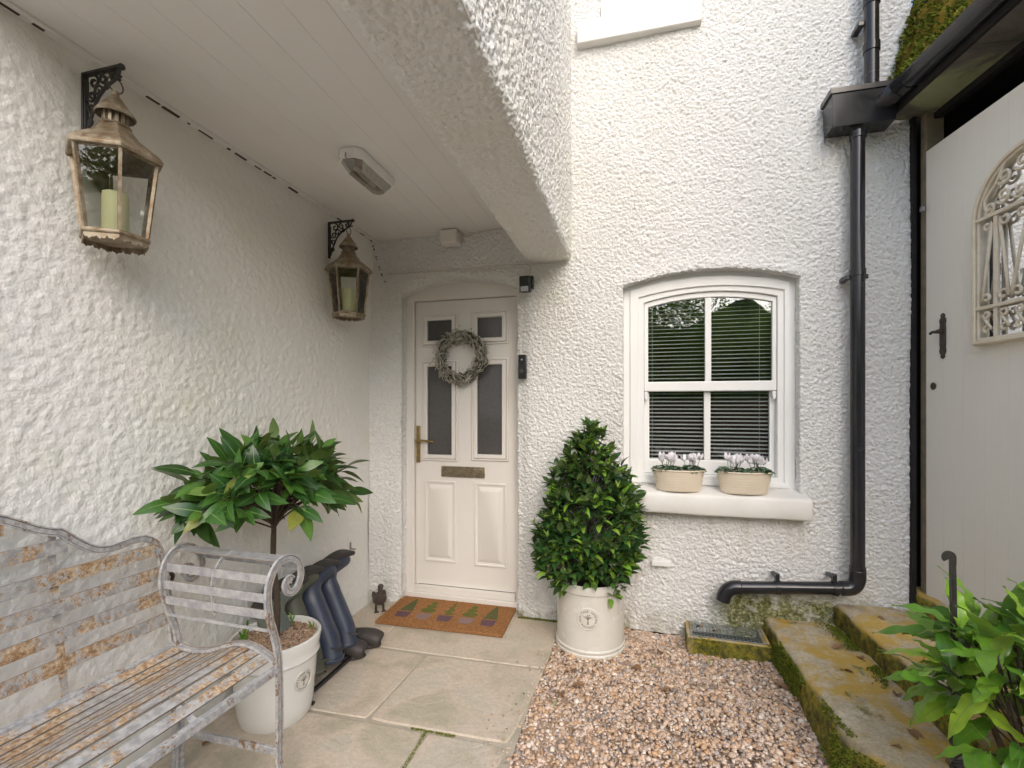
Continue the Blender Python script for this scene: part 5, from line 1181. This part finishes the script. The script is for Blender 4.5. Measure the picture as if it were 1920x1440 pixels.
# handle and escutcheon
hn = thing('gate_handle', 'black iron lever handle on an ornate backplate on the cream gate', 'handle', (1.505+.125*.118, 2.945-.992*.118, 1.735), ANG)
mb = MB(); hh_ = [(-.115, .004), (-.105, .014), (-.095, .010), (-.085, .019), (-.072, .021), (-.06, .017), (-.04, .019), (.04, .019), (.06, .017), (.072, .021), (.085, .019), (.095, .010), (.105, .014), (.115, .004)]
prism_y(mb, [(w_, z) for z, w_ in hh_]+[(-w_, z) for z, w_ in hh_[::-1]], -.006, -.0005); mb.build('backplate', M['iron'], hn, bev=.001)
mb = MB().tube([(0, -.006, .02), (0, -.045, .02)], .008, 10).tube(spline([(0, -.040, .02), (-.012, -.042, .022), (-.026, -.040, .018), (-.032, -.038, .016)], 3), .007, 8, up=(0, 1, 0)).tube([(0, -.045, .02), (.03, -.046, .024), (.045, -.046, .026)], .005, 8, up=(0, 1, 0)); mb.build('lever', M['iron'], hn)
o = MB().lathe([(.001, 0), (.017, 0), (.019, .003), (.010, .006), (.006, .004), (.001, .004)], 20).build('keyhole_cover', M['iron'], None); o.matrix_basis = Matrix.Translation((1.505+.125*.055-.001, 2.945-.992*.055, 1.485)) @ Matrix.Rotation(ANG, 4, 'Z') @ Matrix.Rotation(R(90), 4, 'X'); tag(o, 'round dark keyhole cover low on the cream gate', 'keyhole cover')
o = MB().box(-.012, .006, -.010, .004, -.012, .012).build('cable_clip', M['grey_item'], None); o.matrix_basis = Matrix.Translation((1.487, 2.93, 2.42)) @ Matrix.Rotation(ANG, 4, 'Z'); tag(o, 'small metal clip on the gate post near its top', 'clip')
# garden mirror grille
gr_ = thing('garden_mirror', 'arched cream iron scrollwork grille over a mirror hung on the cream gate', 'mirror', (1.505+.125*.33, 2.945-.992*.33, 1.655), ANG)
Wg, Hs = .52, .555; rr = Wg/2
def arch(ins, n=24): return [(ins, ins), (Wg-ins, ins)]+[(rr+(rr-ins)*math.cos(t), Hs+(rr-ins)*math.sin(t)) for t in np.linspace(0, math.pi, n)]
mb = MB(); ring_y(mb, arch(0), arch(.032), -.030, -.001); ring_y(mb, arch(.004), arch(.022), -.040, -.0305); mb.build('frame', M['grille'], gr_, bev=.004)
mb = MB(); prism_y(mb, arch(.03), -.008, -.003); mb.build('mirror_glass', M['mirror'], gr_)
for z in (.165, .565): MB().box(.012, Wg-.012, -.036, -.022, z-.008, z+.008).build('cross_bar', M['grille'], gr_, bev=.002)
for x in (.115, .405): MB().box(x-.010, x+.010, -.030, -.018, .032, .556).build('upright_bar', M['grille'], gr_, bev=.002)
def scr(pts): MB().tube([(x, -.026, z) for x, z in pts], .0065, 6, up=(0, 1, 0)).build('scroll', M['grille'], gr_, smooth='all')
def S_scroll(x0, z0, x1, z1, r_, s0, s1):   # tapering S between two curls
    a_ = [(x0+s0*r_*(.25+.75*k/9)*math.cos(2*math.pi*(.95-.95*k/9)+math.pi), z0+r_*(.25+.75*k/9)*math.sin(2*math.pi*(.95-.95*k/9)+math.pi)) for k in range(10)]
    b_ = [(x1+s1*r_*(1-.75*k/9)*math.cos(math.pi-2*math.pi*(.95*k/9)+0), z1+r_*(1-.75*k/9)*math.sin(math.pi-2*math.pi*(.95*k/9))) for k in range(10)]
    scr([(p.x, p.y) for p in spline([(x, z, 0) for x, z in a_+b_], 2)])
S_scroll(.075, .525, .070, .205, .022, -1, 1); S_scroll(.160, .530, .150, .205, .026, 1, -1); S_scroll(.235, .53, .215, .205, .026, -1, 1)
S_scroll(.300, .530, .31, .205, .026, 1, -1); S_scroll(.370, .525, .37, .205, .024, -1, 1); S_scroll(.445, .525, .45, .205, .022, 1, -1)
for x in (.07, .155, .225, .295, .365, .45): S_scroll(x, .135, x, .065, .021, 1 if x < .26 else -1, -1 if x < .26 else 1)
for (x, z, r_) in ((.085, .60, .028), (.150, .63, .034), (.155, .71, .034), (.225, .62, .03), (.235, .735, .036), (.30, .62, .03), (.30, .735, .036), (.37, .70, .034), (.37, .63, .034), (.435, .60, .028)):
    scr(scroll(x, z, r_, r_*.2, R(210) if x < .26 else R(-30), 1.35 if x < .26 else -1.35, 20))
scr([(p.x, p.y) for p in spline([(.075, .58, 0), (.06, .64, 0), (.12, .70, 0), (.17, .78, 0), (.26, .79, 0), (.35, .78, 0), (.40, .70, 0), (.46, .64, 0), (.445, .58, 0)], 4)])

# ------------------------------------------------------------ fallen leaves
dl = [leaf_mesh('dry_leaf', .065, .034, .7, .5, .12, 6, M['dry'], seed=i) for i in range(3)]; dl2 = [leaf_mesh('dry_leaf', .045, .016, .5, .3, .1, 6, M['dry2'], seed=i) for i in range(2)]
def litter(pts, label, grp, ms):
    for (x, y, z) in pts:
        o = link('fallen_leaf', rs.choice(ms), None, Matrix.Translation((x, y, z+.008)) @ Matrix.Rotation(rs.uniform(0, 6.28), 4, 'Z') @ Matrix.Rotation(rs.uniform(-.3, .3), 4, 'Y') @ Matrix.Scale(rs.uniform(.6, 1.25), 4)); tag(o, label, 'leaf', grp)
rs = random.Random(77)
gl = []
while len(gl) < 20:
    x, y = rs.uniform(-.45, .7), rs.uniform(1.5, 2.95)
    if x < -.42-.08*max(0, 2.5-y)+.02 or math.hypot(x+.238, y-2.78) < .24 or (x > .28 and y > 2.78): continue
    gl.append((x, y, .006))
litter(gl[:12], 'curled brown dead leaf lying on the pea gravel', 'brown leaves on the gravel', dl); litter(gl[12:], 'pale green dead leaf lying on the pea gravel', 'pale leaves on the gravel', dl2)
litter([(.86, 2.93, .16), (.99, 2.9, .16), (1.06, 2.80, .16), (1.02, 2.5, .16), (.88, 2.25, .16)], 'pale dead leaf on the lower concrete step', 'pale leaves on the lower step', dl2)
litter([(1.04, 2.72, .16), (.98, 2.45, .16), (1.07, 2.3, .16), (1.0, 2.08, .16), (.93, 1.95, .16), (1.05, 2.62, .16), (1.24, 2.85, .275)], 'dark brown curled leaf on the concrete steps', 'brown leaves on the steps', dl)
litter([(.40, 2.9, .09), (.47, 2.87, .09), (.60, 2.85, .09)], 'dead leaf caught on the wire drain grate', 'leaves on the drain grate', dl+dl2)
litter([(-1.68, 1.52, .0)], 'single brown leaf on the paving under the bench', 'leaf under the bench', dl)
litter([(1.05+.4*rs.random(), 1.35+.55*rs.random(), .185) for k in range(22)], 'brown leaf in the bed under the young laurel', 'leaf litter in the planting bed', dl+dl2)
n_ = 500; P = np.stack([rng.uniform(1.08, 1.8, n_), rng.uniform(1.0, 1.92, n_), np.full(n_, .195)], 1); g_ = pebbles('bed_rubble', P, rng.uniform(.006, .018, n_), M['pebble']); tag(g_, 'small stones scattered in the planting bed', 'stones', kind='stuff')
# joint moss and the chip of stone
n_ = 900; t_ = rng.uniform(0, 1, n_); P = np.where((rng.uniform(0, 1, n_) < .55)[:, None], np.stack([-.848+rng.normal(0, .004, n_), 1.3+.55*t_, np.full(n_, -.006)], 1), np.stack([-.92+.2*t_, 1.849+rng.normal(0, .004, n_), np.full(n_, -.006)], 1))
m_ = tuft_mesh(P, np.tile((0, 0, 1.), (n_, 1)), rng.uniform(.003, .007, n_), 'joint_moss', M['moss'], None); tag(m_, 'green moss growing in the open paving joint', 'moss', kind='stuff')
n_ = 1200; t_ = rng.uniform(0, 1, n_); P = np.stack([-.72+.28*t_, 2.985+rng.normal(0, .005, n_), np.full(n_, .0)], 1); k = rng.uniform(0, 1, n_) < .6
m_ = tuft_mesh(P[k], np.tile((0, -.3, 1.), (k.sum(), 1)), rng.uniform(.004, .010, k.sum()), 'wall_foot_moss', M['moss'], None); tag(m_, 'thin line of moss where the paving meets the wall right of the door', 'moss', kind='stuff')

# ------------------------------------------------------------ the garden behind the camera, seen only as reflections
hb = MB()
for i in range(61):
    for k in range(16):
        x = -15+.5*i; t_ = k/15; v = Vector((x, -11-3*t_, -.2+(4.6+.8*math.sin(x*.5)+.5*math.sin(x*1.3+2))*t_**.7)); hb.v.append(v+Vector((0, .5*noise.noise(v*1.1), .3*noise.noise(v*.9))))
for i in range(60):
    for k in range(15): hb.f.append((i*16+k, (i+1)*16+k, (i+1)*16+k+1, i*16+k+1))
M['backdrop'] = simple('backdrop_green', (.05, .09, .015), (.26, .30, .05), 1.6, .95, bump=1, bscale=6, bd=.1)
o = hb.build('sky_block_backdrop', M['backdrop'], None, smooth='all'); tag(o, kind='structure')  # unseen backdrop added to block the sky in window reflections
gw = thing('garden_wall', 'rough brown stone retaining wall across the garden behind the viewpoint', 'wall', (0, -6.6, 0))
mb = MB(); r_ = random.Random(4)
for j in range(6):
    x = -8+r_.uniform(0, .3)
    while x < 8:
        w_ = r_.uniform(.25, .6); mb.box(x, x+w_-.02, -.2+r_.uniform(-.03, .03), .2, .26*j, .26*j+.245); x += w_
o = mb.build('stones', M['stone'], gw, bev=.01); o['kind'] = 'stuff'
def garden_tree(x, y, h, r0, seed, label):
    t = thing('garden_tree', label, 'tree', (x, y, 0)); r_ = np.random.default_rng(seed); tk = MB().tube([(0, 0, -.1), (.08, .03, h*.4), (0, 0, h*.8)], .13, 8, scales=[1.3, 1, .5]); tk.build('trunk', M['bark'], t, smooth='all')
    nc = 42; c = r_.normal(size=(nc, 3)); c /= np.linalg.norm(c, axis=1)[:, None]; c *= r_.uniform(.35, 1, (nc, 1))*np.array([r0, r0, r0*.75]); c[:, 2] += h*.8
    n_ = 16000; P = c[r_.integers(0, nc, n_)]+r_.normal(0, r0*.16, (n_, 3)); d = r_.normal(size=(n_, 3)); d /= np.linalg.norm(d, axis=1)[:, None]; s_ = np.cross(d, r_.normal(size=(n_, 3))); s_ /= np.linalg.norm(s_, axis=1)[:, None]
    L_ = r_.uniform(.06, .11, (n_, 1)); V = np.stack([P-s_*L_*.4, P+d*L_*.2-s_*0, P+s_*L_*.4, P+d*L_*1.2], 1).reshape(-1, 3); V = np.stack([P, P+d*L_*.5+s_*L_*.35, P+d*L_*1.1, P+d*L_*.5-s_*L_*.35], 1).reshape(-1, 3)
    o = link('crown', npmesh('crown', V, np.arange(len(V)).reshape(-1, 4), M['tree']), t)
garden_tree(-3.4, -9.0, 4.4, 2.2, 1, 'leafy green tree behind the garden wall, left of the viewpoint')
garden_tree(.9, -9.5, 4.6, 2.4, 2, 'tall leafy green tree behind the garden wall, behind the viewpoint')
garden_tree(5.4, -9.0, 4.2, 2.1, 3, 'leafy green tree behind the garden wall, right of the viewpoint')
bpy.context.view_layer.update()
